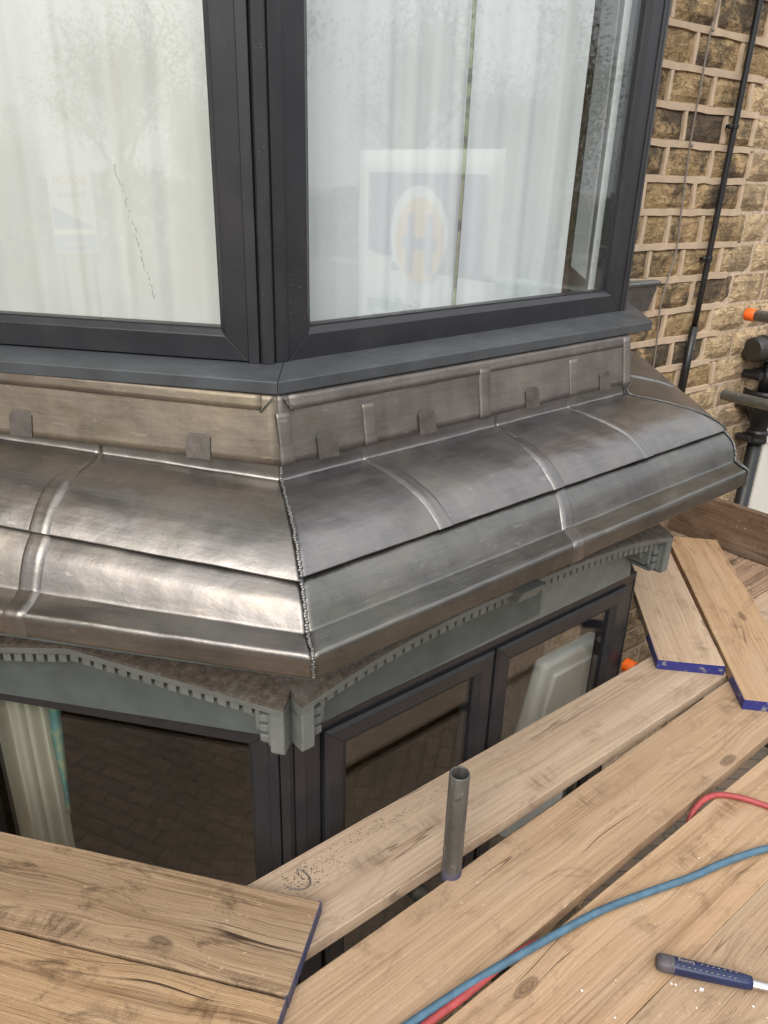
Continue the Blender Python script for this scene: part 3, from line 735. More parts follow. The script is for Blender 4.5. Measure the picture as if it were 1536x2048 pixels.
# clips holding the apron down
def clip(fr, uc, z0, mat, zoff=0.0):
    w_, h_, c = 0.0265, 0.055, 0.009
    out = [(-w_, 0), (w_, 0), (w_, h_ - c), (w_ - c, h_), (-w_ + c, h_), (-w_, h_ - c)]
    tilt = random.uniform(-0.04, 0.04)
    m = MB()
    pts = [(uc + x + tilt * z, z0 + z + zoff + tilt * x) for x, z in out]
    m.prism([fr(x, AP + lean(z) + 0.0025, z) for x, z in pts], [fr(x, AP + lean(z) + 0.0048, z) for x, z in pts])
    return m.build('clip', 'lead_clip', roof, bevel=0.0006)
for u in (0.170, 0.577, 0.90): clip(FL, u, 1.001, 'lead_apron_warm', 0.030 * u)
for u in (0.112, 0.402, 0.785, 1.112): clip(FR, u, 1.001, 'lead_apron_cool')
# welded seams: runs of overlapping beads
def weld(name, pts, step=0.0055, wid=0.0080, h=0.0015):
    m = MB(); acc = 0
    for a, b in zip(pts[:-1], pts[1:]):
        a, b = V(a), V(b); d = b - a; L_ = d.length
        if L_ < 1e-6: continue
        dn = d / L_; s_ = acc
        while s_ < L_:
            p = a + dn * s_
            side = dn.cross(V((0, 0, 1)))
            if side.length < 0.2: side = dn.cross(V((0.3, 1, 0)))
            side.normalize(); nn = side.cross(dn)
            if nn.z < 0: nn = -nn
            jit = random.uniform(-0.0012, 0.0012)
            m.ball(p + side * jit + nn * 0.001, 0.0042, wid * random.uniform(0.42, 0.6), h * random.uniform(0.8, 1.25), (dn, side, nn), 7, 4)
            s_ += step * random.uniform(0.85, 1.1)
        acc = s_ - L_
    return m.build(name, 'weld', roof, smooth=True)
lift = lambda pr, e: [FR(MIT * p, p, z + e) for p, z in pr]
weld('weld_seam', lift(UPc[2:], 0.0008))
weld('weld_seam', lift(LOc[4:], 0.0008))
weld('weld_seam', [FR(uend(p), p, z + 0.0008 + zc_r(1.3, p)) for p, z in UPc], 0.005, 0.005, 0.0012)
weld('weld_seam', [FR(uend(p), p, z + 0.0008 + zc_r(1.3, p)) for p, z in LOc[4:]], 0.005, 0.0045, 0.0012)
weld('weld_seam', [FL(0.036, AP - 0.014, 1.114), FL(0.010, AP - 0.018, 1.143)], 0.005, 0.007)
weld('weld_seam', [FR(0.031, AP - 0.014, 1.114), FR(0.010, AP - 0.018, 1.143)], 0.005, 0.007)
weld('weld_seam', [FR(1.236, AP + 0.010, 1.004), FR(1.236, 0.014, 0.976)], 0.005, 0.006)
# soaker dressed against the stone behind the sill
m = MB()
pr = [(-0.36, 1.075), (-0.185, 1.080), (-0.175, 1.11), (-0.150, 1.16), (-0.140, 1.200), (-0.36, 1.205)]
m.prism([FW(w_, 0.012, z) for w_, z in pr], [FW(w_, 0.032, z) for w_, z in pr]); m.uv = {i: (v.x + v.y, v.z) for i, v in enumerate(m.v)}
m.build('wall_soaker', 'lead_cool', roof, bevel=0.003)
m = MB(); rows = [[FW(-0.36 + 0.225 * j / 14, 0.034 + 0.004 * mnoise.noise(V((j * .7, i, 0))), 1.178 + 0.010 * i) for j in range(15)] for i in range(3)]
m.quad_grid(rows); m.build('sealant_bead', 'weld', roof, smooth=True, solid=0.004)

# ------------------------------------------------------------------ window frame helpers
SEC_FIX = [(0.0, -0.060), (0.0, 0.0), (0.052, 0.0), (0.054, -0.0015), (0.0655, -0.0105), (0.0680, -0.016), (0.0680, -0.060)]
SEC_SASH = [(0.0, -0.030), (0.0, 0.012), (0.011, 0.018), (0.052, 0.018), (0.056, 0.012), (0.066, 0.004), (0.0715, 0.002), (0.0715, -0.030)]
SEC_OUT = [(0.0, -0.060), (0.0, 0.0), (0.046, 0.0), (0.050, -0.006), (0.050, -0.060)]
def ring(fr, u0, u1, z0, z1, sec, name, mat, parent, bevel=0.0012):
    """four mitred lengths with a hairline at each mitre"""
    o = None
    m = MB(); e = 0.0003
    w_ = sec[-1][0]
    def pt(d, p, side, end):
        if side == 'b': return fr((u0 + d + e) if end == 0 else (u1 - d - e), p, z0 + d)
        if side == 't': return fr((u0 + d + e) if end == 0 else (u1 - d - e), p, z1 - d)
        if side == 'l': return fr(u0 + d, p, (z0 + d + e) if end == 0 else (z1 - d - e))
        return fr(u1 - d, p, (z0 + d + e) if end == 0 else (z1 - d - e))
    for side in 'btlr':
        m.prism([pt(d, p, side, 0) for d, p in sec], [pt(d, p, side, 1) for d, p in sec])
    return m.build(name, mat, parent, bevel=bevel)
def pane(fr, u0, u1, z0, z1, p, parent, name='glass_pane'):
    m = MB(); m.box(fr, u0, u1, p - 0.006, p, z0, z1)
    return m.build(name, 'glass', parent)
def gasket(fr, u0, u1, z0, z1, p, parent):
    m = MB(); t = 0.004
    m.box(fr, u0, u1, p, p + 0.004, z0, z0 + t); m.box(fr, u0, u1, p, p + 0.004, z1 - t, z1)
    m.box(fr, u0, u0 + t, p, p + 0.004, z0 + t, z1 - t); m.box(fr, u1 - t, u1, p, p + 0.004, z0 + t, z1 - t)
    return m.build('gasket', 'seal_black', parent)

# ------------------------------------------------------------------ upper bay window
ub = thing('upper_bay_window', 'anthracite grey framed upper bay window with sheer curtains above the lead roof', 'bay window', UR(0.3, -0.05, 1.18))
UZ0, UZ1 = 1.182, 2.50
def light(fr, u0, u1, z0, z1, parent, name='window', sec=SEC_FIX, pg=-0.020):
    w_ = sec[-1][0]
    f = ring(fr, u0, u1, z0, z1, sec, name, 'frame_grey', parent)
    pane(fr, u0 + w_ - 0.008, u1 - w_ + 0.008, z0 + w_ - 0.008, z1 - w_ + 0.008, pg, f)
    gasket(fr, u0 + w_ - 0.002, u1 - w_ + 0.002, z0 + w_ - 0.002, z1 - w_ + 0.002, pg + 0.001, f)
    return f
SEC_UP = [(0.0, -0.060), (0.0, 0.0), (0.050, 0.0), (0.052, -0.0015), (0.0615, -0.0105), (0.0640, -0.016), (0.0640, -0.060)]
light(UL, 0.044, 0.960, UZ0 - 0.001, UZ1, ub, 'window', SEC_UP)
light(UR, 0.051, 1.352, UZ0 - 0.006, UZ1, ub, 'window', [(d * 1.08, p) for d, p in SEC_UP])
# corner post in three moulded strips
m = MB()
def post_loop(z):
    pts = [UL(0.0425, 0.004, z), UL(0.0205, 0.000, z), UL(0.0185, -0.010, z), UL(0.0165, 0.0, z), UL(0.010, 0.006, z),
           UR(0.010, 0.006, z), UR(0.0175, 0.0, z), UR(0.0195, -0.010, z), UR(0.0215, 0.000, z), UR(0.0495, 0.004, z), UR(0.0495, -0.06, z), UL(0.0425, -0.06, z)]
    return pts
m.prism(post_loop(UZ0 - 0.004), post_loop(UZ1)); m.build('corner_post', 'frame_grey', ub, bevel=0.001)
m = MB(); m.prism([UR(1.353, -0.06, UZ0 - 0.008), UR(1.353, 0.003, UZ0 - 0.008), UR(1.368, 0.003, UZ0 - 0.008), UR(1.371, -0.004, UZ0 - 0.008), UR(1.374, 0.003, UZ0 - 0.008), UR(1.388, 0.001, UZ0 - 0.008), UR(1.394, -0.06, UZ0 - 0.008)],
        [UR(1.353, -0.06, UZ1), UR(1.353, 0.003, UZ1), UR(1.368, 0.003, UZ1), UR(1.371, -0.004, UZ1), UR(1.374, 0.003, UZ1), UR(1.388, 0.001, UZ1), UR(1.394, -0.06, UZ1)])
m.build('corner_post', 'frame_grey', ub, bevel=0.001)
m = MB(); m.prism([UL(0.961, -0.06, UZ0), UL(0.961, 0.003, UZ0), UL(1.0, 0.0, UZ0), UL(1.0, -0.06, UZ0)], [UL(0.961, -0.06, UZ1), UL(0.961, 0.003, UZ1), UL(1.0, 0.0, UZ1), UL(1.0, -0.06, UZ1)])
m.build('corner_post', 'frame_grey', ub, bevel=0.001)
# return light on the far side, white inside
RB = frame(UR(1.392, -0.01, 0), AB + 3)
rlen = 0.60
fo = ring(RB, 0.012, rlen, UZ0, UZ1, SEC_OUT, 'window', 'frame_grey', ub)
pane(RB, 0.05, rlen - 0.04, UZ0 + 0.045, UZ1 - 0.045, -0.025, fo)
fi = ring(RB, 0.012, rlen, UZ0, UZ1, [(0.0, -0.12), (0.0, -0.062), (0.100, -0.062), (0.100, -0.07), (0.086, -0.10), (0.076, -0.12)], 'inner_frame', 'inner_white', fo)
# sill
SZ = 1.1755
tipL = 0.000
def bl(u, p): return FL(u, p, 0)
out = [FL(0.985, tipL, 0), FL(MIT * tipL, tipL, 0), FR(1.345, 0.000, 0)]
ret_end = FR(1.345, 0.000, 0); rdir = V((math.sin(R(6.0)), math.cos(R(6.0)), 0))
lw_ = (FW.o + FW.n * 0.020 - ret_end).dot(FW.n) / rdir.dot(FW.n)
out.append(ret_end + rdir * lw_)
inn = [UL(0.985, -0.05, 0), UL(-0.02, -0.045, 0), UR(1.34, -0.05, 0), UR(1.34, -0.05, 0) + rdir * (lw_ + 0.02)]
m = MB()
def lp(z0, a, b, zi): return None
names = []
for i in range(3):
    a0, a1, b0, b1 = out[i], out[i + 1], inn[i], inn[i + 1]
    e = (a1 - a0).normalized() * 0.0004
    a0, b0, a1, b1 = a0 + e, b0 + e, a1 - e, b1 - e
    zt, zl, zb = UZ0 - 0.004, SZ, SZ - 0.026
    up_ = lambda p, z: V((p.x, p.y, z))
    mm = MB(); mm.prism([up_(a0, zb), up_(a0, zl), up_(b0, zt), up_(b0, zb)], [up_(a1, zb), up_(a1, zl), up_(b1, zt), up_(b1, zb)])
    mm.build('window_sill', 'sill_grey', ub, bevel=0.0022)
# head and little eaves over the bay
m = MB(); hp = [UL(1.0, 0.05, 0), UR(-0.02, 0.055, 0), UR(1.44, 0.05, 0), UR(1.44, 0.05, 0) + rdir * 0.6, FW(-2.6, 0.05, 0)]
m.prism([V((p.x, p.y, UZ1 + 0.002)) for p in hp], [V((p.x, p.y, UZ1 + 0.25)) for p in hp]); m.build('head_panel', 'painted_stone', ub)
m = MB(); hp = [UL(1.02, 0.09, 0), UR(-0.04, 0.095, 0), UR(1.47, 0.09, 0), UR(1.47, 0.09, 0) + rdir * 0.6, FW(-2.9, 0.05, 0)]
m.prism([V((p.x, p.y, UZ1 + 0.253)) for p in hp], [V((p.x * 0.97 + 0.03, p.y * 0.97 + 0.09, UZ1 + 0.36)) for p in hp]); m.build('eaves', 'teal_board', ub)

# upper curtains
def curtain(name, fr, u0, u1, z0, z1, p, amp, folds, mat, lab, cat, lean=0.0, seed=0, nu=110, nz=10, grp=None):
    m = MB(); rows = []
    for i in range(nz + 1):
        t = i / nz; z = z0 + (z1 - z0) * t; r = []
        for j in range(nu + 1):
            f = j / nu; u = u0 + (u1 - u0) * f + lean * (t - 0.5) * (u1 - u0)
            ph = f * folds * 2 * math.pi + 1.4 * mnoise.noise(V((f * folds * 0.9, t * 0.6, seed)))
            a = amp * (0.55 + 0.9 * abs(mnoise.noise(V((f * folds * 0.6 + 7, t * 0.5, seed)))))
            r.append(fr(u, p + a * math.sin(ph) + a * 0.3 * math.sin(ph * 2.3 + seed), z))
        rows.append(r)
    m.quad_grid(rows)
    o = m.build(name, mat, None, smooth=True, base=fr((u0 + u1) / 2, p, z0)); tag(o, lab, cat, grp); return o
cl_ = curtain('sheer_curtain', UL, 0.02, 0.97, 1.19, 2.58, -0.140, 0.014, 7, 'sheer_warm', 'cream white sheer curtain in soft folds behind the left upper pane', 'curtain', seed=3)
cr_ = curtain('sheer_curtain', UR, 0.03, 0.700, 1.19, 2.58, -0.135, 0.0035, 7, 'sheer', 'cool white sheer curtain with dark woven edge behind the right upper pane', 'curtain', seed=8)
curtain('sheer_curtain', UR, 0.66, 1.255, 1.19, 2.58, -0.165, 0.0035, 4, 'sheer', 'plain white sheer curtain nearest the stone wall behind the right upper pane', 'curtain', seed=12)
m = MB()
for i in range(30):
    t = i / 29 + random.uniform(-0.015, 0.015); uu = 0.372 - 0.062 * t + random.gauss(0, 0.0025); zz = 1.565 - 0.275 * t; L_ = random.uniform(0.003, 0.011)
    m.prism([UL(uu - 0.0006, -0.115, zz), UL(uu + 0.0006, -0.115, zz), UL(uu - 0.002, -0.115, zz - L_)], [UL(uu - 0.0006, -0.114, zz), UL(uu + 0.0006, -0.114, zz), UL(uu - 0.002, -0.114, zz - L_)])
q = m.build('mildew_marks', 'soffit_brown', cl_); stuff(q)
m = MB(); rows = []
for i in range(25):
    t = i / 24; z = 1.19 + 1.45 * t; u = 0.688 + 0.012 * t + 0.003 * math.sin(t * 5); rows.append([UR(u, -0.118, z), UR(u + 0.007, -0.114, z), UR(u + 0.014, -0.118, z)])
m.quad_grid(rows); m.build('woven_edge', 'trim_weave', cr_, smooth=True, solid=0.002)

# ------------------------------------------------------------------ lower bay window
lb = thing('lower_bay_window', 'anthracite grey framed lower bay window behind the scaffold boards', 'bay window', WR(0.3, -0.05, -1.25))
LZ0, LZ1 = -1.25, 0.300
light(WL, 0.052, 0.980, LZ0, LZ1, lb, 'window', [(d * 0.80, p) for d, p in SEC_FIX])
# right-hand face: outer frame, mullion, two opening casements
m = MB()
fo = MB(); o_ = 0.0
fo.box(WR, 0.049, 1.440, -0.060, 0.0, 0.262, LZ1); fo.box(WR, 0.049, 1.440, -0.060, 0.0, LZ0, LZ0 + 0.05)
fo.box(WR, 0.049, 0.096, -0.060, 0.0, LZ0 + 0.05, 0.262); fo.box(WR, 1.386, 1.440, -0.060, 0.0, LZ0 + 0.05, 0.262); fo.box(WR, 0.712, 0.732, -0.060, -0.002, LZ0 + 0.05, 0.262)
wf = fo.build('outer_frame', 'frame_grey', lb, bevel=0.002)
m = MB(); m.box(WR, 0.049, 1.440, 0.0005, 0.006, 0.281, LZ1 + 0.002); m.build('head_trim', 'frame_grey', wf, bevel=0.0015)
def casement(u0, u1):
    c = ring(WR, u0, u1, LZ0 + 0.052, 0.271, SEC_SASH, 'casement', 'frame_grey', lb)
    pane(WR, u0 + 0.064, u1 - 0.064, LZ0 + 0.11, 0.271 - 0.064, -0.004, c)
    gasket(WR, u0 + 0.069, u1 - 0.069, LZ0 + 0.115, 0.271 - 0.069, -0.001, c)
    m = MB(); m.box(WR, u1 - 0.092, u1 - 0.070, -0.026, -0.011, LZ0 + 0.11, 0.271 - 0.064); m.build('spacer_bar', 'inner_white' if False else 'seal_black', c)
    return c
casement(0.1015, 0.7165); casement(0.7275, 1.3835)
m = MB()
def post2(z):
    return [WL(0.0505, 0.004, z), WL(0.0265, 0.001, z), WL(0.0240, -0.009, z), WL(0.0215, 0.0, z), WL(-0.004, 0.010, z), WR(-0.004, 0.010, z), WR(0.013, 0.002, z), WR(0.0155, -0.008, z), WR(0.018, 0.001, z), WR(0.0480, 0.004, z), WR(0.048, -0.06, z), WL(0.0505, -0.06, z)]
m.prism(post2(LZ0), post2(LZ1 + 0.05)); m.build('corner_post', 'frame_grey', lb, bevel=0.001)
m = MB(); m.prism([WR(1.441, -0.06, LZ0), WR(1.441, 0.003, LZ0), WR(1.452, 0.0, LZ0), WR(1.456, -0.06, LZ0)], [WR(1.441, -0.06, LZ1), WR(1.441, 0.003, LZ1), WR(1.452, 0.0, LZ1), WR(1.456, -0.06, LZ1)]); m.build('corner_post', 'frame_grey', lb, bevel=0.001)
# return side of the lower bay: dark light back to the wall
RW = frame(WR(1.454, -0.012, 0), 6.0)
ring(RW, 0.004, 0.50, LZ0, LZ1, SEC_OUT, 'window', 'frame_grey', lb)
m = MB(); m.box(RW, 0.05, 0.46, -0.03, -0.024, LZ0 + 0.04, LZ1 - 0.04); m.build('glass_pane', 'glass', lb)
# wall under the lower window
m = MB(); pl = [WL(1.0, 0.02, 0), WR(-0.01, 0.02, 0), WR(1.46, 0.02, 0), WR(1.46, 0.02, 0) + dB * 0.55, WR(1.40, -0.1, 0) + dB * 0.5, WR(1.40, -0.1, 0), WR(0.05, -0.1, 0), WL(1.0, -0.1, 0)]
m.prism([V((p.x, p.y, GROUND)) for p in pl], [V((p.x, p.y, LZ0 - 0.003)) for p in pl]); m.build('dwarf_wall', 'stone_sooty', lb)
# frieze board and soffit tucked under the lead
m = MB(); fb = [(FL, 0.985), (FL, None), (FR, None), (FR, 1.0)]
def strip_prism(name, p0, p1, z0, z1, mat):
    m = MB()
    o_ = [FL(0.985, p1, 0), FL(MIT * p1, p1, 0), FR(uend(p1), p1, 0), fret(min(ret_len(p1), 2), p1, 0)]
    i_ = [FL(0.985, p0, 0), FL(MIT * p0, p0, 0), FR(uend(p0), p0, 0), fret(min(ret_len(p0), 2), p0, 0)]
    for k in range(3):
        a = [o_[k], o_[k + 1], i_[k + 1], i_[k]]
        m.prism([V((p.x, p.y, z0)) for p in a], [V((p.x, p.y, z1)) for p in a])
    return m.build(name, mat, lb)
strip_prism('soffit_board', 0.02, 0.3175, 0.742, 0.760, 'soffit_brown')
strip_prism('fascia_board', 0.318, 0.3470, 0.739, 0.747, 'teal_board')
strip_prism('frieze_board', -0.04, 0.030, 0.32, 0.7415, 'teal_board')

# ------------------------------------------------------------------ pediments over the lower lights
def pediment(fr, u0, u1, ztop, name, label, ndent, loc, curved, side_open):
    t = thing(name, label, 'pediment', loc, None)
    n_ = 24; mid = (u0 + u1) / 2
    us = [u0 + (u1 - u0) * i / n_ for i in range(n_ + 1)]; us[n_ // 2] = mid
    # tympanum
    m = MB(); a = [fr(u0 + 0.03, 0.006, 0.303), fr(u1 - 0.03, 0.006, 0.303)]; b = [fr(u0 + 0.03, -0.02, 0.303), fr(u1 - 0.03, -0.02, 0.303)]
    top = [(u, ztop(u) - 0.016) for u in reversed(us[1:-1])]
    m.prism(a + [fr(u, 0.006, z) for u, z in top], b + [fr(u, -0.02, z) for u, z in top]); m.build('tympanum', 'painted_stone', t)
    # raking cornice: crown face, bed mould, weathered top
    def sweep(sec, nm, mt, uu=us, bev=0.0):
        m = MB(); rows = [[fr(u, p, ztop(u) + dz) for p, dz in sec] for u in uu]
        b = m.quad_grid(rows, close=True); k = len(sec)
        m.f.append(tuple(b + i for i in reversed(range(k)))); e = b + (len(uu) - 1) * k; m.f.append(tuple(e + i for i in range(k)))
        return m.build(nm, mt, t, bevel=bev)
    sweep([(0.030, -0.024), (0.112, -0.024), (0.112, -0.019), (0.121, -0.016), (0.123, 0.0), (0.030, 0.0)], 'cornice', 'painted_stone', bev=0.0015)
    sweep([(0.0065, -0.032), (0.100, -0.032), (0.104, -0.0242), (0.0065, -0.0242)], 'bed_mould', 'painted_stone')
    sweep([(0.0305, 0.0003), (0.1215, 0.0003), (0.118, 0.006), (0.0305, 0.042)], 'weathered_top', 'dirty_top')
    # dentils
    proto = None
    step = (u1 - u0 - 0.12) / ndent
    for i in range(ndent):
        u = u0 + 0.075 + step * (i + 0.3)
        z = ztop(u) - 0.0322
        sl = (ztop(u + 0.01) - ztop(u - 0.01)) / 0.02
        m = MB(); w_ = step * 0.70
        a = [fr(u, 0.050, z - 0.023), fr(u + w_, 0.050, z - 0.023 + sl * w_), fr(u + w_, 0.050, z + sl * w_), fr(u, 0.050, z)]
        m.prism(a, [p + fr.n * (0.097 - 0.050) for p in a]); m.build('dentil', 'painted_stone', t, bevel=0.0012)
    # brackets at both ends
    for sgn, ub_ in ((1, u0), (-1, u1)):
        m = MB(); x = lambda d: ub_ + sgn * d
        zt = ztop(ub_) - 0.025
        def bx(d0, d1, p1, z0, z1):
            a_, b_ = sorted((x(d0), x(d1))); m.box(fr, a_, b_, 0.012, p1, z0, z1)
        bx(0.0, 0.034, 0.121, zt - 0.096, zt + 0.003)
        bx(0.0345, 0.043, 0.108, zt - 0.090, zt)
        for k in range(3): bx(0.0435, 0.066, 0.102, zt - 0.030 - 0.027 * k, zt - 0.010 - 0.027 * k)
        bx(0.0435, 0.066, 0.086, zt - 0.084, zt - 0.001)
        bx(0.0665, 0.080, 0.092, zt - 0.062, zt - 0.002)
        bx(0.0805, 0.098, 0.072, zt - 0.044, zt - 0.003)
        # ogee foot
        for (d0, d1, pp, zz) in ((0.0, 0.034, 0.116, 0.102), (0.035, 0.066, 0.094, 0.094), (0.0665, 0.082, 0.080, 0.070)):
            bx(d0 + 0.001, d1 - 0.001, pp, zt - zz, zt - zz + 0.010)
        m.build('bracket', 'painted_stone', t, bevel=0.004, bseg=3)
        m = MB(); a_, b_ = sorted((x(0.0), x(0.034))); m.box(fr, a_ + 0.0005, b_ - 0.0005, 0.030, 0.1205, zt + 0.0005, ztop(ub_) - 0.0005)
        m.build('bracket_cap', 'painted_stone', t, bevel=0.002)
    return t
ztl = lambda u: 0.551 - 0.152 * abs(u - 0.479) + 0.0
pdl = pediment(WL, -0.036, 0.994, ztl, 'pediment', 'pale grey triangular pediment with dentils over the left lower window', 30, WL(0.479, 0.06, 0.30), False, True)
ztr = lambda u: 0.474 + 0.076 * max(0.0, 1 - abs((u - 0.697) / 0.733) ** 2.8) + 0.012 * smoothstep(0.9, 1.43, u)
pdr = pediment(WR, -0.034, 1.428, ztr, 'pediment', 'pale grey curved pediment with keystone and dentils over the two casements', 46, WR(0.697, 0.06, 0.30), True, True)
m = MB(); kz = 0.556
m.prism([WR(0.645, 0.05, kz - 0.050), WR(0.725, 0.05, kz - 0.050), WR(0.735, 0.05, kz + 0.0), WR(0.635, 0.05, kz + 0.0)],
        [WR(0.648, 0.132, kz - 0.045), WR(0.722, 0.132, kz - 0.045), WR(0.735, 0.158, kz + 0.0), WR(0.635, 0.158, kz + 0.0)])
m.build('keystone', 'painted_stone', pdr, bevel=0.003)

# lower room contents
o = curtain('cream_curtain', WL, 0.765, 0.975, -1.3, 0.28, -0.135, 0.022, 4, 'cream_cloth', 'heavy cream curtain drawn aside behind the left lower window', 'curtain', seed=5)
m = MB(); rows = []
for i in range(17):
    t = i / 16; z = -0.25 + 0.53 * t; rows.append([WL(0.764 - 0.004 * math.sin(t * 9), -0.125, z), WL(0.748 - 0.012 * t, -0.118, z), WL(0.738 - 0.020 * t + 0.012 * (1 - t), -0.13, z)])
m.quad_grid(rows); m.build('floral_lining', 'floral_lining', o, smooth=True, solid=0.002)
ac = thing('dining_chair', 'white upholstered high backed chair inside the room behind the right casement', 'chair', WR(1.42, -0.40, -1.50))
AC = lambda u, p, z: WR(1.50 + u, -0.22 - p, z)
m = MB(); m.prism([AC(-0.21, 0.10, -1.02), AC(0.21, 0.10, -1.02), AC(0.21, 0.19, -1.02), AC(-0.21, 0.19, -1.02)], [AC(-0.20, 0.0, -0.16), AC(0.17, 0.0, -0.16), AC(0.17, 0.07, -0.16), AC(-0.20, 0.07, -0.16)]); m.build('backrest', 'armchair_white', ac, bevel=0.03, bseg=4)
m = MB(); m.prism([AC(-0.15, 0.085, -0.95), AC(0.15, 0.085, -0.95), AC(0.15, 0.10, -0.95), AC(-0.15, 0.10, -0.95)], [AC(-0.14, -0.009, -0.23), AC(0.11, -0.009, -0.23), AC(0.11, 0.01, -0.23), AC(-0.14, 0.01, -0.23)]); m.build('back_panel', 'armchair_white', ac, bevel=0.012, bseg=3)
m = MB(); m.box(AC, -0.20, 0.22, 0.10, 0.40, -1.16, -1.022); m.build('seat', 'armchair_white', ac, bevel=0.03, bseg=4)
for x_ in (-0.19, 0.19):
    for y_ in (0.14, 0.36):
        m = MB(); m.box(AC, x_ - 0.02, x_ + 0.02, y_ - 0.02, y_ + 0.02, -1.50, -1.161); m.build('leg', 'wood_dark', ac)

# ------------------------------------------------------------------ pipes and cables on the wall
pc = thing('black_cable_pipe', 'slim black plastic pipe clipped up the stone wall right of the window', 'pipe', FW(0.17, 0.03, 0.7))
m = MB(); m.tube([FW(0.150, 0.040, 0.60), FW(0.160, 0.040, 0.99)], 0.0175, 14); m.build('lower_pipe', 'black_plastic', pc, smooth=True)
m = MB(); m.tube([FW(0.160, 0.040, 0.985), FW(0.170, 0.040, 1.20), FW(0.192, 0.040, 2.21), FW(0.215, 0.040, 3.3)], 0.0125, 14); m.build('upper_pipe', 'black_plastic', pc, smooth=True)
for z in (1.274, 1.779, 2.28):
    u = 0.170 + (z - 1.2) * 0.0218
    m = MB(); m.tube([FW(u, 0.040, z - 0.008), FW(u, 0.040, z + 0.008)], 0.0165, 14); m.ball(FW(u - 0.025, 0.035, z), 0.011, 0.011, 0.011); m.box(FW, u - 0.03, u, 0.018, 0.034, z - 0.007, z + 0.007)
    m.build('pipe_clip', 'black_plastic', pc, smooth=False, bevel=0.0015)
m = MB(); m.tube([FW(0.172, 0.040, 1.00), FW(0.192, 0.034, 0.985), FW(0.198, 0.030, 0.95), FW(0.188, 0.025, 0.91), FW(0.168, 0.025, 0.86)], 0.0035, 8); m.build('loose_wire', 'black_plastic', pc, smooth=True)
wr = thing('grey_wire', 'thin weathered grey wire tacked up the stone wall beside the window frame', 'wire', FW(-0.08, 0.02, 0.9))
m = MB(); pts = [FW(-0.075, 0.028, 0.80), FW(-0.083, 0.030, 0.93), FW(-0.100, 0.030, 1.08), FW(-0.086, 0.030, 1.18), FW(-0.056, 0.030, 1.31), FW(-0.066, 0.030, 1.45), FW(-0.081, 0.028, 1.70), FW(-0.080, 0.03, 1.90), FW(-0.072, 0.028, 2.085), FW(-0.052, 0.03, 2.19), FW(-0.045, 0.028, 2.9)]
m.tube(catmull([tuple(p) for p in pts], 5), 0.0038, 7); m.build('wire', 'wire_grey', wr, smooth=True)
for u, z in ((-0.081, 1.700), (-0.072, 2.085)):
    m = MB(); m.ball(FW(u + 0.004, 0.032, z), 0.008, 0.007, 0.008); m.build('wire_tack', 'wire_grey', wr, smooth=True)
# cast iron hopper and downpipe
hp_ = thing('rainwater_hopper', 'black cast iron rainwater hopper with downpipe on the stone wall', 'downpipe', FW(0.84, 0.08, 0.1))
def lathe(fr, u, p, prof, seg=20):
    m = MB(); rows = [[fr(u, p, z) + (fr.d * math.cos(a) + fr.n * math.sin(a)) * r for a in [2 * math.pi * k / seg for k in range(seg)]] for r, z in prof]
    m.quad_grid(rows, close=True); return m
HX, HP_ = 0.845, 0.085
m = lathe(FW, HX, HP_, [(0.040, 0.415), (0.043, 0.43), (0.046, 0.445), (0.058, 0.47), (0.078, 0.50), (0.096, 0.535), (0.105, 0.57), (0.108, 0.60), (0.113, 0.606), (0.113, 0.628), (0.105, 0.632), (0.100, 0.60), (0.03, 0.45)]); m.build('hopper', 'black_iron', hp_, smooth=True)
m = lathe(FW, HX, HP_, [(0.036, 0.345), (0.050, 0.350), (0.054, 0.362), (0.050, 0.374), (0.048, 0.388), (0.053, 0.398), (0.053, 0.410), (0.044, 0.418)]); m.build('socket_collar', 'black_iron', hp_, smooth=True)
m = MB(); m.tube([FW(HX, HP_, GROUND), FW(HX, HP_, 0.36)], 0.036, 18); m.build('downpipe', 'black_iron', hp_, smooth=True)
for du in (-0.075, 0.075):
    m = MB(); m.box(FW, min(HX, HX + du), max(HX, HX + du), 0.03, 0.07, 0.362, 0.396); m.tube([FW(HX + du, 0.02, 0.38), FW(HX + du, 0.095, 0.38)], 0.019, 12); m.build('lug', 'black_iron', hp_, bevel=0.002)
for z in (0.56, 0.71):
    m = MB(); m.tube([FW(HX - 0.12, 0.01, z), FW(HX - 0.12, 0.10, z)], 0.022, 12); m.box(FW, HX - 0.12, HX + 0.05, 0.01, 0.05, z - 0.015, z + 0.015); m.build('lug', 'black_iron', hp_, bevel=0.002)
m = MB(); m.tube([FW(HX, HP_ - 0.02, 0.60), FW(HX + 0.01, HP_ - 0.02, 0.76)], 0.030, 14); m.build('inlet_pipe', 'black_iron', hp_, smooth=True)
sp = thing('soil_pipe_socket', 'brown black ribbed pipe socket sticking out of the stone wall at the right edge', 'pipe', FW(0.68, 0.1, 0.85))
ax0, ax1 = FW(0.690, 0.04, 0.842), FW(0.760, 0.20, 0.842)
m = MB(); m.tube([FW(0.655, 0.060, 0.842), FW(0.665, 0.062, 0.842), FW(0.72, 0.070, 0.842)], [0.052, 0.060, 0.060], 22); m.tube([FW(0.721, 0.07, 0.842), FW(0.735, 0.072, 0.842)], 0.066, 22); m.tube([FW(0.736, 0.072, 0.842), FW(1.0, 0.085, 0.842)], 0.055, 22)
m.build('socket', 'brown_black', sp, smooth=False, bevel=0.003)

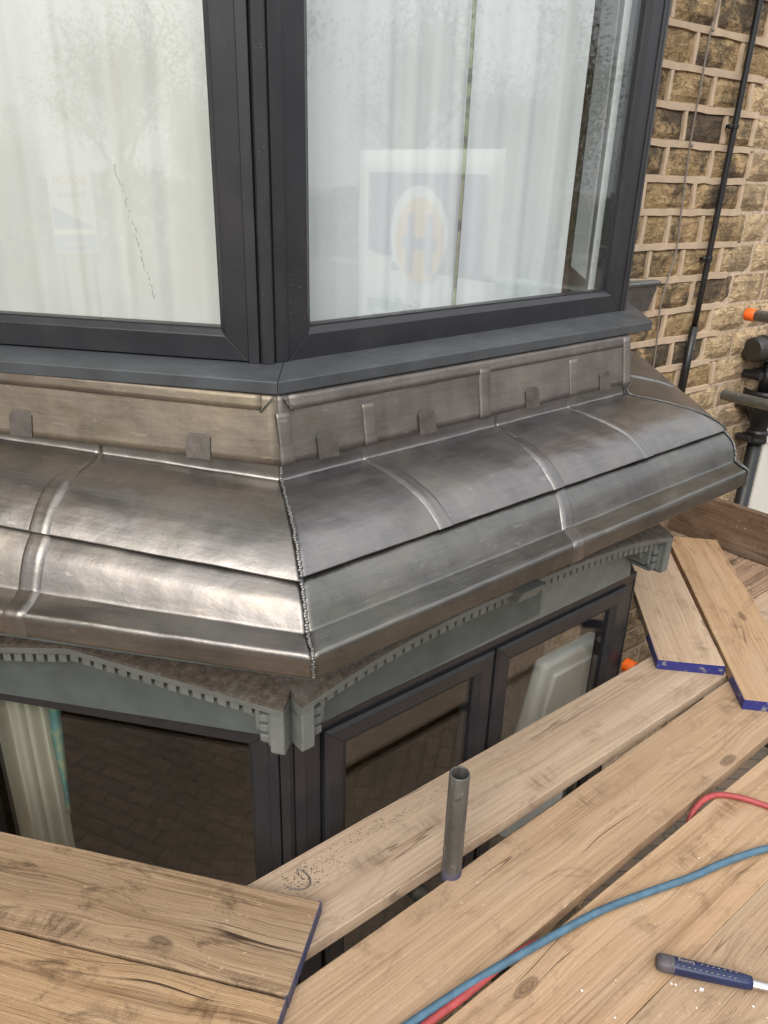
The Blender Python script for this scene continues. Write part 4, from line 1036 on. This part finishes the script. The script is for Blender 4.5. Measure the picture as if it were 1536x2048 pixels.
# ------------------------------------------------------------------ scaffold tubes
def scaffold_tube(name, a, b, label, mat, cap=None, hollow=False, r=0.02415, tape=None):
    a, b = V(a), V(b); t = thing(name, label, 'scaffold tube', a)
    d = (b - a).normalized()
    m = MB()
    if hollow:
        ax = d.cross(V((0.3, 1, 0))).normalized(); bx_ = d.cross(ax)
        prof = [(r, a), (r, b - d * 0.002), (r - 0.001, b), (r - 0.0035, b), (r - 0.0042, b - d * 0.002), (r - 0.0042, b - d * 0.25)]
        rows = [[p + (ax * math.cos(q) + bx_ * math.sin(q)) * rr for q in [2 * math.pi * k / 28 for k in range(28)]] for rr, p in prof]
        m.quad_grid(rows, close=True)
    else: m.tube([a, b], r, 28)
    o = m.build('tube', mat, None, smooth=True, base=a); o.parent = t; o.location = (0, 0, 0)
    # object-space z along the tube for the streaks
    q = V((0, 0, 1)).rotation_difference(d)
    inv = q.inverted().to_matrix().to_4x4()
    o.data.transform(inv); o.rotation_mode = 'QUATERNION'; o.rotation_quaternion = q
    for p in o.data.polygons: p.use_smooth = len(p.vertices) == 4
    if cap:
        m = MB(); m.tube([a - d * 0.004, a - d * 0.002, a + d * 0.038, a + d * 0.040], [r - 0.001, r + 0.0028, r + 0.0028, r + 0.0015], 24)
        c = m.build('end_cap', cap, t, smooth=False, bevel=0.001)
        for p in c.data.polygons: p.use_smooth = len(p.vertices) == 4
    if tape:
        m = MB(); m.tube([a + d * tape[0], a + d * tape[1]], r + 0.0004, 24, caps=False); m.build('paint_mark', 'blue_worn', t, smooth=True)
    return t
a = V((1.560, 3.432, 1.050)); dn = FR.n
scaffold_tube('scaffold_tube', a, a + dn * 2.4, 'galvanised scaffold tube with bright orange end cap in front of the wall', 'tube_pale', cap='orange_cap')
a = V((1.548, 3.478, 0.678)); dn2 = V((math.sin(R(140.5)), math.cos(R(140.5)), 0))
scaffold_tube('scaffold_tube', a, a + dn2 * 2.4, 'bare scaffold tube end above the black hopper', 'tube_pale')
a = V((0.1908, 1.3641, -0.20)); scaffold_tube('scaffold_tube', a, a + V((0, 0, 0.512)), 'short upright scaffold tube standing between the two nearest boards', 'tube_dark', hollow=True, tape=(0.19, 0.222))
# transoms under the deck
def transom(u, p0, p1, z, label, cap=None):
    return scaffold_tube('scaffold_tube', FR(u, p0, z), FR(u, p1, z), label, 'tube_dark', cap=cap)
transom(0.17, 0.235, 1.60, -0.070, 'dark scaffold tube stub under the gap beside the upright tube')
transom(1.452, 0.058, 1.60, -0.082, 'scaffold tube with orange cap peeping over the first board by the blue ended boards', 'orange_cap')

# ------------------------------------------------------------------ scaffold boards
BT, BW = 0.038, 0.225
def board(origin, az, L, mat, label, z=0.0, ends=(False, False), paint='blue_paint', width=BW, sidepaint=0.0, cat='scaffold board', grp='scaffold boards', skew=0.0, tilt=0.0):
    """board with its near-left top corner at origin (world xy), running L metres along az; local x is its length, +y to its right"""
    m = MB(); nx, ny = 40, 4; sd = random.random() * 50
    def P(i, j, zz):
        x = L * i / nx; y = width * j / ny
        if j in (0, ny): y += 0.0016 * mnoise.noise(V((x * 6, j, sd))) + 0.0008 * mnoise.noise(V((x * 30, j, sd)))
        x += (skew * j / ny) * (1 - i / nx) if skew else 0
        if i in (0, nx): x += 0.0008 * mnoise.noise(V((y * 60, i, sd)))
        cup = 0.0012 * math.cos((j / ny - 0.5) * math.pi) * mnoise.noise(V((x * 1.2, 0, sd)))
        return V((x, -y, zz + (cup if zz > -0.01 else 0) - (0.0008 if j in (0, ny) and zz > -0.01 else 0)))
    top = [[P(i, j, 0.0) for j in range(ny + 1)] for i in range(nx + 1)]
    bot = [[P(i, j, -BT) for j in range(ny + 1)] for i in range(nx + 1)]
    b0 = m.quad_grid(top); b1 = m.quad_grid(bot); W1 = ny + 1
    for i in range(nx):
        for j in (0, ny): m.f.append((b0 + i * W1 + j, b0 + (i + 1) * W1 + j, b1 + (i + 1) * W1 + j, b1 + i * W1 + j))
    for j in range(ny):
        for i in (0, nx): m.f.append((b0 + i * W1 + j, b0 + i * W1 + j + 1, b1 + i * W1 + j + 1, b1 + i * W1 + j))
    o = m.build('scaffold_board', mat, None, bevel=0.0022)
    a = R(az); d = V((math.sin(a), math.cos(a), 0))
    o.location = (origin[0], origin[1], z); o.rotation_euler = (tilt, 0, math.atan2(d.y, d.x))
    tag(o, label, cat, grp)
    for e in (0, 1):
        if not ends[e]: continue
        q = MB(); x0 = -0.0015 if e == 0 else L + 0.0015; x1 = 0.004 if e == 0 else L - 0.004
        for (y0, y1, sx) in ((0.001, -width - 0.001, 0),):
            a_, b_ = min(x0, x1), max(x0, x1)
            sk = skew if e == 0 else 0
            loop = lambda x: [V((x, 0.0012, -BT + 0.001)), V((x + sk, -width - 0.0012, -BT + 0.001)), V((x + sk, -width - 0.0012, -0.0012)), V((x, 0.0012, -0.0012))]
            q.prism(loop(a_), loop(b_))
        c = q.build('painted_end', paint, None); c.parent = o
        if sidepaint:
            q = MB(); xx = sidepaint if e == 0 else L - sidepaint; xs, xe = sorted((x1, xx))
            q.prism([V((xs, 0.0002, -BT + 0.001)), V((xe, 0.0002, -BT + 0.001)), V((xe - 0.03, 0.0002, -0.002)), V((xs, 0.0002, -0.001))],
                    [V((xs, 0.0022, -BT + 0.001)), V((xe, 0.0022, -BT + 0.001)), V((xe - 0.03, 0.0022, -0.002)), V((xs, 0.0022, -0.001))])
            c = q.build('painted_side', paint, None); c.parent = o
    return o
# boards along the front face (az about 50 degrees); origin is the left/inner corner
def along(u0, p0, L, mat, label, z=0.0, az=49.0, **k):
    # inner edge at p0: board's left side when looking along +u
    q = FR(u0, p0, 0); return board((q.x, q.y), az, L, mat, label, z, **k)
along(-0.42, 0.066, 2.97, 'wood_pale', 'pale sawn board nearest the window along the front of the bay', az=51.4)
along(-0.95, 0.342, 3.44, 'wood_tan', 'second board from the window, behind the upright tube', az=50.2)
along(-1.25, 0.562, 3.74, 'wood_tan', 'third board from the window, partly under the blue hose', az=51.1)
along(-1.50, 0.785, 4.0, 'wood_tan', 'board under the hammer at the lower right', az=50.9)
along(-1.50, 1.018, 4.0, 'wood_worn', 'outer board beyond the hammer', az=50.9)
along(1.70, -0.076, 0.85, 'wood_grubby', 'dirty short infill board against the toe board', az=51.4)
along(1.95, -0.298, 0.60, 'wood_grubby', 'dirty infill board in the far corner below the toe board', az=51.4, width=0.222)
# left-hand boards lying over the ends of the front boards
def along_l(pL, mat, label, uend_=-0.137, L=1.9, az=100.6, z=0.0385, **k):
    q = WLB(uend_, pL, 0); return board((q.x, q.y), az + 180, L, mat, label, z, ends=(True, False), paint='blue_worn', **k)
WLB = frame_l(LC, 100.5)
def board_l(p_in, mat, label, u0, az_off):
    # runs to the left from u0; outer edge is on its left-hand side when walking away, so place by the outer corner
    az = 100.5 + 180 + az_off
    q = WLB(u0, p_in + BW, 0)
    return board((q.x, q.y), az, 1.9, mat, label, 0.0385, ends=(True, False), paint='blue_worn')
board_l(0.2215, 'wood_worn', 'cracked left hand board nearest the left lower window', -0.137, 1.6)
board_l(0.4530, 'wood_worn', 'second left hand board at the bottom left corner, deeply grained', -0.130, 1.4)
board_l(0.684, 'wood_worn', 'third left hand board below the picture edge', -0.135, 1.2)
# raised boards at the right with blue painted ends
def raised(pa, pb, label, L, width=BW):
    pa, pb = V((*pa, 0)), V((*pb, 0)); d = (pb - pa).normalized(); az = math.degrees(math.atan2(d.x, d.y))
    return board((pa.x, pa.y), az, L, 'wood_pale' if L < 1.1 else 'wood_tan', label, 0.0385, ends=(True, False), sidepaint=0.20 if L < 1.1 else 0.16)
raised((0.972, 2.252), (1.030, 2.744), 'short raised board with clean blue painted end beside the bay', 0.98)
raised((1.1845, 2.040), (1.316, 3.082), 'raised board with chipped blue end running to the toe board', 1.26)
# toe board on edge
tb_a = FR(2.507, -0.42, 0); tb = MB()
o = board((tb_a.x, tb_a.y), 139.0, 1.9, 'wood_dark', 'dark toe board standing on edge at the far end of the scaffold', 0.0, cat='toe board', grp=None)
o.name = 'toe_board'; o.rotation_euler = (R(90), 0, math.atan2(FR.n.y, FR.n.x)); o.location = (tb_a.x, tb_a.y, 0.228)

# ------------------------------------------------------------------ hoses, hammer, small leavings
def hose(name, pts, r, mat, label):
    m = MB(); m.tube(catmull(pts, 10), r, 16); o = m.build(name, mat, None, smooth=True, base=pts[0]); tag(o, label, 'hose'); return o
hose('blue_hose', [(-0.25, 0.72, 0.012), (-0.06, 0.885, 0.012), (0.082, 0.988, 0.0125), (0.198, 1.066, 0.0125), (0.278, 1.116, 0.0125), (0.398, 1.187, 0.012), (0.527, 1.259, 0.012), (0.660, 1.316, 0.012), (0.771, 1.360, 0.012), (0.875, 1.409, 0.012), (1.004, 1.457, 0.012), (1.18, 1.49, 0.012), (1.5, 1.46, 0.012)], 0.0088, 'hose_blue', 'dusty blue hose lying across the boards')
hose('red_hose', [(1.5, 1.35, 0.009), (1.22, 1.53, 0.009), (1.071, 1.606, 0.009), (1.019, 1.631, 0.009), (0.969, 1.643, 0.009), (0.925, 1.637, 0.008), (0.886, 1.615, -0.004), (0.858, 1.585, -0.035), (0.845, 1.545, -0.10), (0.80, 1.46, -0.16), (0.64, 1.30, -0.16), (0.50, 1.20, -0.13), (0.43, 1.190, -0.075), (0.388, 1.198, -0.022), (0.345, 1.168, 0.002), (0.280, 1.120, 0.007), (0.199, 1.053, 0.0085), (0.110, 0.987, 0.0085), (-0.05, 0.862, 0.0095), (-0.25, 0.69, 0.0095)], 0.0082, 'hose_red', 'red hose dipping through the gap between boards under the blue hose')
hm = thing('hammer', 'hammer with blue rubber grip and steel shank lying on the boards', 'hammer', (0.72, 1.115, 0))
h0, h1 = V((0.617, 1.1345, 0.017)), V((0.805, 1.0915, 0.0165)); hd = (h1 - h0).normalized(); hs_ = V((0, 0, 1)).cross(hd).normalized(); hu = hd.cross(hs_)
def superl(c, a, b, k=20, e=0.62):
    out = []
    for i in range(k):
        t = 2 * math.pi * i / k; x, y = math.cos(t), math.sin(t)
        out.append(c + hs_ * a * math.copysign(abs(x) ** e, x) + hu * b * math.copysign(abs(y) ** e, y))
    return out
m = MB(); GL = (h1 - h0).length
gp = [(0.0, 0.010, 0.008), (0.003, 0.0150, 0.0125), (0.012, 0.0165, 0.0145), (0.035, 0.0168, 0.0150), (0.08, 0.0160, 0.0148), (0.13, 0.0148, 0.0138), (0.165, 0.0140, 0.0130), (0.180, 0.0132, 0.0125), (GL, 0.0118, 0.0115)]
b = m.quad_grid([superl(h0 + hd * x, a_, b_) for x, a_, b_ in gp], close=True); m.f.append(tuple(b + i for i in reversed(range(20)))); e = b + (len(gp) - 1) * 20; m.f.append(tuple(e + i for i in range(20)))
grip = m.build('grip', 'grip_blue', hm, smooth=True)
m = MB(); gq = [(-0.0006, 0.0104, 0.0084), (0.0028, 0.0155, 0.0130), (0.012, 0.0169, 0.0149), (0.030, 0.0170, 0.0152), (0.036, 0.0169, 0.01515)]
b = m.quad_grid([superl(h0 + hd * x, a_, b_) for x, a_, b_ in gq], close=True); m.f.append(tuple(b + i for i in reversed(range(20)))); m.build('worn_butt', 'grip_worn', grip, smooth=True)
m = MB()
for row, sy in ((0, -0.0085), (1, 0.0055), (2, 0.0125)):
    for i in range(12):
        x = 0.030 + 0.0115 * i + 0.004 * row
        if row == 1 and x < 0.085: continue
        if x > 0.165: continue
        zt_ = 0.0140 if row == 0 else (0.0143 if row == 1 else 0.0122)
        m.ball(h0 + hd * x + hs_ * sy + hu * (zt_ + 0.0001), 0.0026, 0.0012, 0.0008, (hd, hs_, hu), 6, 3)
m.build('grip_dimples', 'grip_dot', grip, smooth=True)
m = MB(); sl = [(GL - 0.002, 0.0100, 0.0065), (GL + 0.03, 0.0088, 0.0060), (GL + 0.10, 0.0080, 0.0060), (GL + 0.15, 0.0110, 0.0085)]
b = m.quad_grid([superl(h0 + hd * x - hu * 0.002, a_, b_) for x, a_, b_ in sl], close=True); m.build('shank', 'steel', hm, smooth=True)
m = MB(); hc = h0 + hd * (GL + 0.162); m.tube([hc + hs_ * -0.065, hc + hs_ * -0.03, hc + hs_ * -0.028, hc + hs_ * 0.02], [0.0135, 0.0135, 0.011, 0.012], 16); m.prism([hc + hs_ * 0.02 + hd * -0.010 + hu * -0.010, hc + hs_ * 0.02 + hd * 0.010 + hu * -0.010, hc + hs_ * 0.02 + hd * 0.010 + hu * 0.010, hc + hs_ * 0.02 + hd * -0.010 + hu * 0.010],
    [hc + hs_ * 0.10 + hd * -0.014 + hu * -0.012, hc + hs_ * 0.10 + hd * 0.014 + hu * -0.012, hc + hs_ * 0.10 + hd * 0.014 + hu * -0.008, hc + hs_ * 0.10 + hd * -0.014 + hu * -0.008]); m.build('head', 'steel', hm, smooth=False)
def text_obj(name, body, size, mat, parent, mw, extrude=0.0003, align='CENTER'):
    cu = bpy.data.curves.new(name, 'FONT'); cu.body = body; cu.size = size; cu.extrude = extrude; cu.align_x = align; cu.align_y = 'CENTER'
    t = bpy.data.objects.new(name, cu); COL.objects.link(t)
    dg = bpy.context.evaluated_depsgraph_get(); me = bpy.data.meshes.new_from_object(t.evaluated_get(dg))
    bpy.data.objects.remove(t)
    me.transform(mw); 
    if parent: me.transform(Matrix.Translation(-parent_loc(parent)))
    me.materials.clear(); me.materials.append(M[mat])
    o = bpy.data.objects.new(name, me); COL.objects.link(o)
    if parent: o.parent = parent
    return o
# the maker's word moulded in the grip, reading from the head end
def basis(x, y, z, o): return Matrix(((x.x, y.x, z.x, o.x), (x.y, y.y, z.y, o.y), (x.z, y.z, z.z, o.z), (0, 0, 0, 1)))
text_obj('grip_lettering', 'Estwing', 0.011, 'grip_dot', grip, basis(-hd, -hs_, hu, h0 + hd * 0.060 + hs_ * 0.004 + hu * 0.0150))

def flat_sliver(m, c, L, w_, a, z):
    d = V((math.cos(a), math.sin(a), 0)); s_ = V((-d.y, d.x, 0)); c = V((c[0], c[1], z))
    p = [c - d * L, c + s_ * w_, c + d * L, c - s_ * w_]
    m.prism(p, [q + V((0, 0, 0.0012)) for q in p])
m = MB()
for i in range(300):
    t = random.random() ** 1.5; u = -0.09 + t * 0.62 + random.gauss(0, 0.02); p = 0.125 + random.gauss(0, 0.022) + (0.02 if t < 0.2 else 0)
    if p < 0.10 + 0.04 * t: continue
    q = FR(u, p, 0); big = t < 0.12
    flat_sliver(m, q, random.uniform(0.0010, 0.0040 if big else 0.0017), random.uniform(0.0004, 0.0009), random.random() * 3.1, 0.0004)
o = m.build('lead_shavings', 'lead_chip', None, base=(FR(0.1, 0.13, 0))); o['label'] = 'dark lead shavings scattered on the board nearest the window'; stuff(o)
m = MB()
for x, y, s_ in ((0.700, 1.085, 0.0055), (0.686, 1.082, 0.0022), (0.640, 1.096, 0.003), (0.648, 1.094, 0.0028), (0.675, 1.045, 0.002), (0.445, 1.075, 0.0032), (0.50, 1.02, 0.0025), (0.795, 1.052, 0.0025), (0.68, 1.33, 0.003), (0.82, 1.43, 0.002), (0.60, 1.29, 0.003)):
    flat_sliver(m, (x, y), s_, s_ * 0.8, random.random() * 3, 0.0006)
for i in range(60):
    flat_sliver(m, FR(random.uniform(-0.4, 1.6), random.choice((random.uniform(0.69, 0.82), random.uniform(0.90, 1.03))), 0), random.uniform(0.0006, 0.0016), random.uniform(0.0005, 0.0012), random.random() * 3, 0.0004)
o = m.build('white_specks', 'white_chip', None, base=(0.65, 1.1, 0)); o['label'] = 'white plaster specks on the boards round the hammer'; stuff(o)
m = MB(); m.tube(catmull([(-0.186, 1.356, 0.006), (-0.168, 1.350, 0.003), (-0.153, 1.335, 0.002), (-0.150, 1.318, 0.002), (-0.158, 1.305, 0.002), (-0.180, 1.300, 0.003), (-0.205, 1.305, 0.006)], 5), 0.0014, 6)
tag(m.build('lead_offcut', 'weld', None, smooth=True, base=(-0.17, 1.33, 0)), 'curled strip of lead offcut on the board by the corner post', 'lead offcut')
m = MB(); c = V((1.218, 2.058, 0.0006)); m.prism([c + V((-0.03, 0.012, 0)), c + V((0.004, 0.02, 0)), c + V((0.038, -0.022, 0))], [c + V((-0.03, 0.012, 0.002)), c + V((0.004, 0.02, 0.002)), c + V((0.038, -0.022, 0.002))])
tag(m.build('slate_chip', 'weld', None, base=c), 'pointed grey metal scrap beside the chipped blue board end', 'scrap')
m = MB(); c = FR(1.50, 0.27, 0.0006); m.ball(c, 0.004, 0.003, 0.002); tag(m.build('white_pebble', 'white_chip', None, base=c), 'tiny white chip in front of the clean blue board end', 'chip')
# rubble along the foot of the toe board
m = MB()
for i in range(70):
    q = FR(2.49 - abs(random.gauss(0, 0.025)), random.uniform(-0.32, 0.15), 0.0); flat_sliver(m, q, random.uniform(0.001, 0.006), random.uniform(0.001, 0.004), random.random() * 3, 0.0006)
o = m.build('rubble', 'rough_mortar', None, base=FR(2.48, -0.1, 0)); o['label'] = 'grit and chips along the foot of the toe board'; stuff(o)

# ------------------------------------------------------------------ the scaffold and street behind the photographer (seen in the glass and lead)
def stand(x, y, label):
    return scaffold_tube('scaffold_standard', (x, y, GROUND), (x, y, 3.4), label, 'tube_pale')
for i, (u, p, lb_) in enumerate(((2.62, 0.95, 'scaffold standard at the far right corner behind the banner'), (-1.0, 1.62, 'scaffold standard behind the photographer'), (-2.2, 2.0, 'scaffold standard at the left rear of the deck'))):
    q = FR(u, p, 0); stand(q.x, q.y, lb_)
a, b = FR(2.66, 0.75, 0.55), FR(2.66, 2.75, 0.55)
scaffold_tube('guard_rail', a, b, 'lower guard rail across the right end of the scaffold', 'tube_pale')
a, b = FR(2.66, 0.75, 1.02), FR(2.66, 2.75, 1.02)
scaffold_tube('guard_rail', a, b, 'upper guard rail across the right end of the scaffold carrying the banner', 'tube_pale')
# banner tied to the guard rail, facing back along the deck; its mirror image shows in the right upper pane
M_ = mat_simple
M_('banner_white', (0.84, 0.84, 0.83), 0.5, 0, 0.02)
M_('banner_purple', (0.12, 0.035, 0.19), 0.5, 0, 0.15)
M_('banner_gold', (0.72, 0.36, 0.05), 0.5, 0, 0.08)
M_('sign_red', (0.55, 0.03, 0.04), 0.5, 0, 0.02)
M_('sign_dark', (0.05, 0.05, 0.06), 0.5, 0, 0.02)
M_('sign_blue', (0.06, 0.22, 0.48), 0.5, 0, 0.05)
bn = thing('banner', 'white and purple scaffolding company banner with gold oval emblem tied to the end guard rail', 'banner', UR(2.5, 2.05, 0.2))
m = MB(); rows = [[UR(2.5 + 0.012 * mnoise.noise(V((p * 3, z * 2, 0))), p, z) for p in [1.45 + 1.18 * k / 12 for k in range(13)]] for z in [0.22 + 1.49 * k / 14 for k in range(15)]]
m.quad_grid(rows); m.build('sheet', 'banner_white', bn, smooth=True, solid=0.003)
def bpoly(name, pts, mat, off):
    m = MB(); m.prism([UR(2.5 - off, p, z) for p, z in pts], [UR(2.5 - off - 0.002, p, z) for p, z in pts]); return m.build(name, mat, bn)
bpoly('purple_field', [(1.55, 1.585), (2.52, 1.585), (2.52, 1.13), (1.55, 1.05)], 'banner_purple', 0.018)
ov = lambda c, rx, rz, k=32: [(c[0] + rx * math.cos(2 * math.pi * i / k), c[1] + rz * math.sin(2 * math.pi * i / k)) for i in range(k)]
bpoly('emblem_ring', ov((2.06, 1.245), 0.245, 0.275), 'banner_white', 0.022)
bpoly('emblem', ov((2.045, 1.215), 0.205, 0.240), 'banner_gold', 0.026)
for q in ((1.96, 1.37, 1.03, 0.028), (2.12, 1.37, 1.03, 0.028)):
    bpoly('emblem_bar', [(q[0] - q[3], q[1]), (q[0] + q[3], q[1]), (q[0] + q[3], q[2]), (q[0] - q[3], q[2])], 'banner_purple', 0.030)
bpoly('emblem_bar', [(1.89, 1.235), (2.19, 1.235), (2.19, 1.165), (1.89, 1.165)], 'banner_purple', 0.031)
mw = lambda p, z: basis(UR.n, V((0, 0, 1)), -UR.d, UR(2.5 - 0.024, p, z))
text_obj('banner_lettering', 'Hallam Scaffolding', 0.118, 'sign_dark', bn, mw(2.09, 0.815))
text_obj('banner_lettering', '700', 0.12, 'sign_dark', bn, mw(2.37, 0.695))

# roadside garage sign across the street, mirrored in the left upper pane
sg = thing('garage_sign', 'white and blue garage sign on two posts across the street', 'sign', (-11.35, -10.4, GROUND))
sn_ = (V((0.2, 1.5, 0)) - V((-11.35, -10.4, 0))).normalized(); sx_ = V((0, 0, 1)).cross(sn_).normalized()
SF = lambda x, d, z: V((-11.35, -10.4, 0)) + sx_ * x + sn_ * d + V((0, 0, z))
m = MB(); m.box(SF, -0.42, 0.42, -0.04, 0.0, -0.05, 1.52); m.build('panel', 'banner_white', sg, bevel=0.01)
m = MB(); m.prism([SF(x, 0.002, z) for x, z in ((-0.40, 0.42), (0.40, 0.42), (0.40, 0.86))], [SF(x, 0.006, z) for x, z in ((-0.40, 0.42), (0.40, 0.42), (0.40, 0.86))]); m.build('blue_wedge', 'sign_blue', sg)
m = MB(); m.box(SF, -0.40, 0.40, 0.002, 0.006, -0.02, 0.30); m.build('blue_band', 'sign_blue', sg)
for x in (-0.3, 0.3):
    m = MB(); m.box(SF, x - 0.04, x + 0.04, -0.12, -0.045, GROUND, 1.4); m.build('post', 'black_iron', sg)
sm = lambda z: basis(sx_, V((0, 0, 1)), sn_, SF(0, 0.008, z))
text_obj('sign_lettering', 'BOSCH', 0.20, 'sign_red', sg, sm(1.33))
text_obj('sign_lettering', 'Service', 0.19, 'sign_dark', sg, sm(1.08))
text_obj('sign_lettering', 'Service', 0.17, 'banner_white', sg, sm(0.14))

# trees across the street
def mat_leaf(name, a, b):
    m, t, o = new_mat(name); n = N(t); c = n.obj()
    col = n.ramp(n.noise(c, 1.3, 3, 0.6), [(0.35, a), (0.65, b)])
    d = n.node('ShaderNodeBsdfDiffuse'); n.put(d.inputs[0], col); tl = n.node('ShaderNodeBsdfTranslucent'); n.put(tl.inputs[0], col)
    mx = n.node('ShaderNodeMixShader'); mx.inputs[0].default_value = 0.3
    t.links.new(d.outputs[0], mx.inputs[1]); t.links.new(tl.outputs[0], mx.inputs[2]); t.links.new(mx.outputs[0], o.inputs[0]); M[name] = m
mat_leaf('leaf_green', (0.035, 0.055, 0.020), (0.085, 0.11, 0.04))
mat_leaf('leaf_bronze', (0.07, 0.045, 0.03), (0.13, 0.09, 0.05))
mat_simple('bark', (0.075, 0.060, 0.048), 0.9, 0, 0.3, 12, 0.6, 40)
def tree_meshes(seed, h, rad, nleaf, leafmat, bare):
    rnd = random.Random(seed); tr = MB(); cr = MB(); tips = []
    def limb(p, d, L, r, lev):
        pts = [p]; q = p.copy(); dd = d.copy()
        for k in range(4):
            dd = (dd + V((rnd.uniform(-.18, .18), rnd.uniform(-.18, .18), rnd.uniform(-.02, .16)))).normalized(); q = q + dd * L / 4; pts.append(q.copy())
        tr.tube(pts, [r * (1 - 0.15 * i) for i in range(5)], 7 if lev < 2 else 4, caps=False)
        if lev >= 3: tips.extend(pts[2:]); return
        for k in range(4 if lev else 6):
            a = rnd.uniform(0, 6.28); el = rnd.uniform(0.15, 0.9)
            nd = (V((math.cos(a), math.sin(a), 0)) * math.cos(el) + V((0, 0, 1)) * math.sin(el) + dd * 0.4).normalized()
            limb(pts[rnd.randint(1 if lev else 2, 4)], nd, L * rnd.uniform(0.5, 0.72), r * 0.5, lev + 1)
    limb(V((0, 0, 0)), V((0, 0, 1)), h * 0.45, h * 0.022, 0)
    for i in range(nleaf):
        c = rnd.choice(tips) + V((rnd.gauss(0, rad), rnd.gauss(0, rad), rnd.gauss(0, rad * .8)))
        a = V((rnd.gauss(0, 1), rnd.gauss(0, 1), rnd.gauss(0, 1))).normalized(); b = a.cross(V((rnd.gauss(0, 1), rnd.gauss(0, 1), rnd.gauss(0, 1)))).normalized()
        s_ = rnd.uniform(0.03, 0.065) * (h / 9); k = len(cr.v); cr.v += [c - a * s_, c + b * s_ * .6, c + a * s_, c - b * s_ * .6]; cr.f.append((k, k + 1, k + 2, k + 3))
    def me(mb, nm, mt):
        x = bpy.data.meshes.new(nm); x.from_pydata([tuple(p) for p in mb.v], [], mb.f); x.materials.append(M[mt]); return x
    return me(tr, 'trunk', 'bark'), me(cr, 'crown', leafmat)
TM = [tree_meshes(1, 10.0, 0.55, 36000, 'leaf_green', 0), tree_meshes(2, 9.0, 0.50, 32000, 'leaf_bronze', 0), tree_meshes(3, 11.0, 0.7, 11000, 'leaf_bronze', 1)]
TP = [(201, 30, 0, .80, 'dense green tree behind the garage sign'), (208, 27, 1, .85, 'bronze leaved tree right behind the sign panel'), (214, 33, 0, .8, 'green tree left of the garage sign seen from the deck'), (221, 29, 2, .9, 'thin bare tree between two green trees across the street'),
      (228, 36, 0, .60, 'low green tree at the end of the row by open sky'), (194, 33, 2, 1.0, 'tall bare tree right of the dense green one'), (184, 28, 0, .9, 'big green tree straight behind the photographer'), (172, 30, 1, .9, 'bronze tree behind the deck centre'),
      (158, 26, 0, .85, 'green tree behind the rear scaffold standard'), (143, 24, 2, .9, 'bare branching tree square on to the right window'), (128, 24, 1, .8, 'bronze tree off the right rear of the deck'), (112, 25, 0, .72, 'green tree off the right end of the deck'),
      (101, 24, 2, .95, 'bare tree behind the banner'), (91, 26, 2, .9, 'leafless tree beside the banner'), (81, 25, 0, .85, 'green tree nearest the line of the house wall')]
for i, (az, d, k, s_, lab) in enumerate(TP):
    t = thing('tree', lab, 'tree', (math.sin(R(az)) * d, math.cos(R(az)) * d, GROUND), 'trees across the street')
    t.rotation_euler = (0, 0, random.random() * 6.28); t.scale = (s_, s_, s_)
    for nm, x in zip(('trunk', 'crown'), TM[k]):
        o = bpy.data.objects.new(nm, x); COL.objects.link(o); o.parent = t

# unclipped hedge bank along the far side of the street
rnd = random.Random(11); m = MB()
for i in range(26000):
    az = R(rnd.uniform(66, 246)); d = 40 + rnd.gauss(0, 1.2); hh = 3.3 + 1.3 * mnoise.noise(V((az * 9, 0, 0))) + 0.6 * mnoise.noise(V((az * 40, 1, 0)))
    c = V((math.sin(az) * d, math.cos(az) * d, GROUND + hh * rnd.random() ** 0.7))
    a = V((rnd.gauss(0, 1), rnd.gauss(0, 1), rnd.gauss(0, 1))).normalized(); b = a.cross(V((rnd.gauss(0, 1), rnd.gauss(0, 1), rnd.gauss(0, 1)))).normalized()
    s_ = rnd.uniform(0.12, 0.30); k = len(m.v); m.v += [c - a * s_, c + b * s_ * .6, c + a * s_, c - b * s_ * .6]; m.f.append((k, k + 1, k + 2, k + 3))
me = bpy.data.meshes.new('hedge'); me.from_pydata([tuple(p) for p in m.v], [], m.f); me.materials.append(M['leaf_green'])
o = bpy.data.objects.new('hedge', me); COL.objects.link(o); o['kind'] = 'stuff'; o['label'] = 'long unclipped hedge bank across the street'
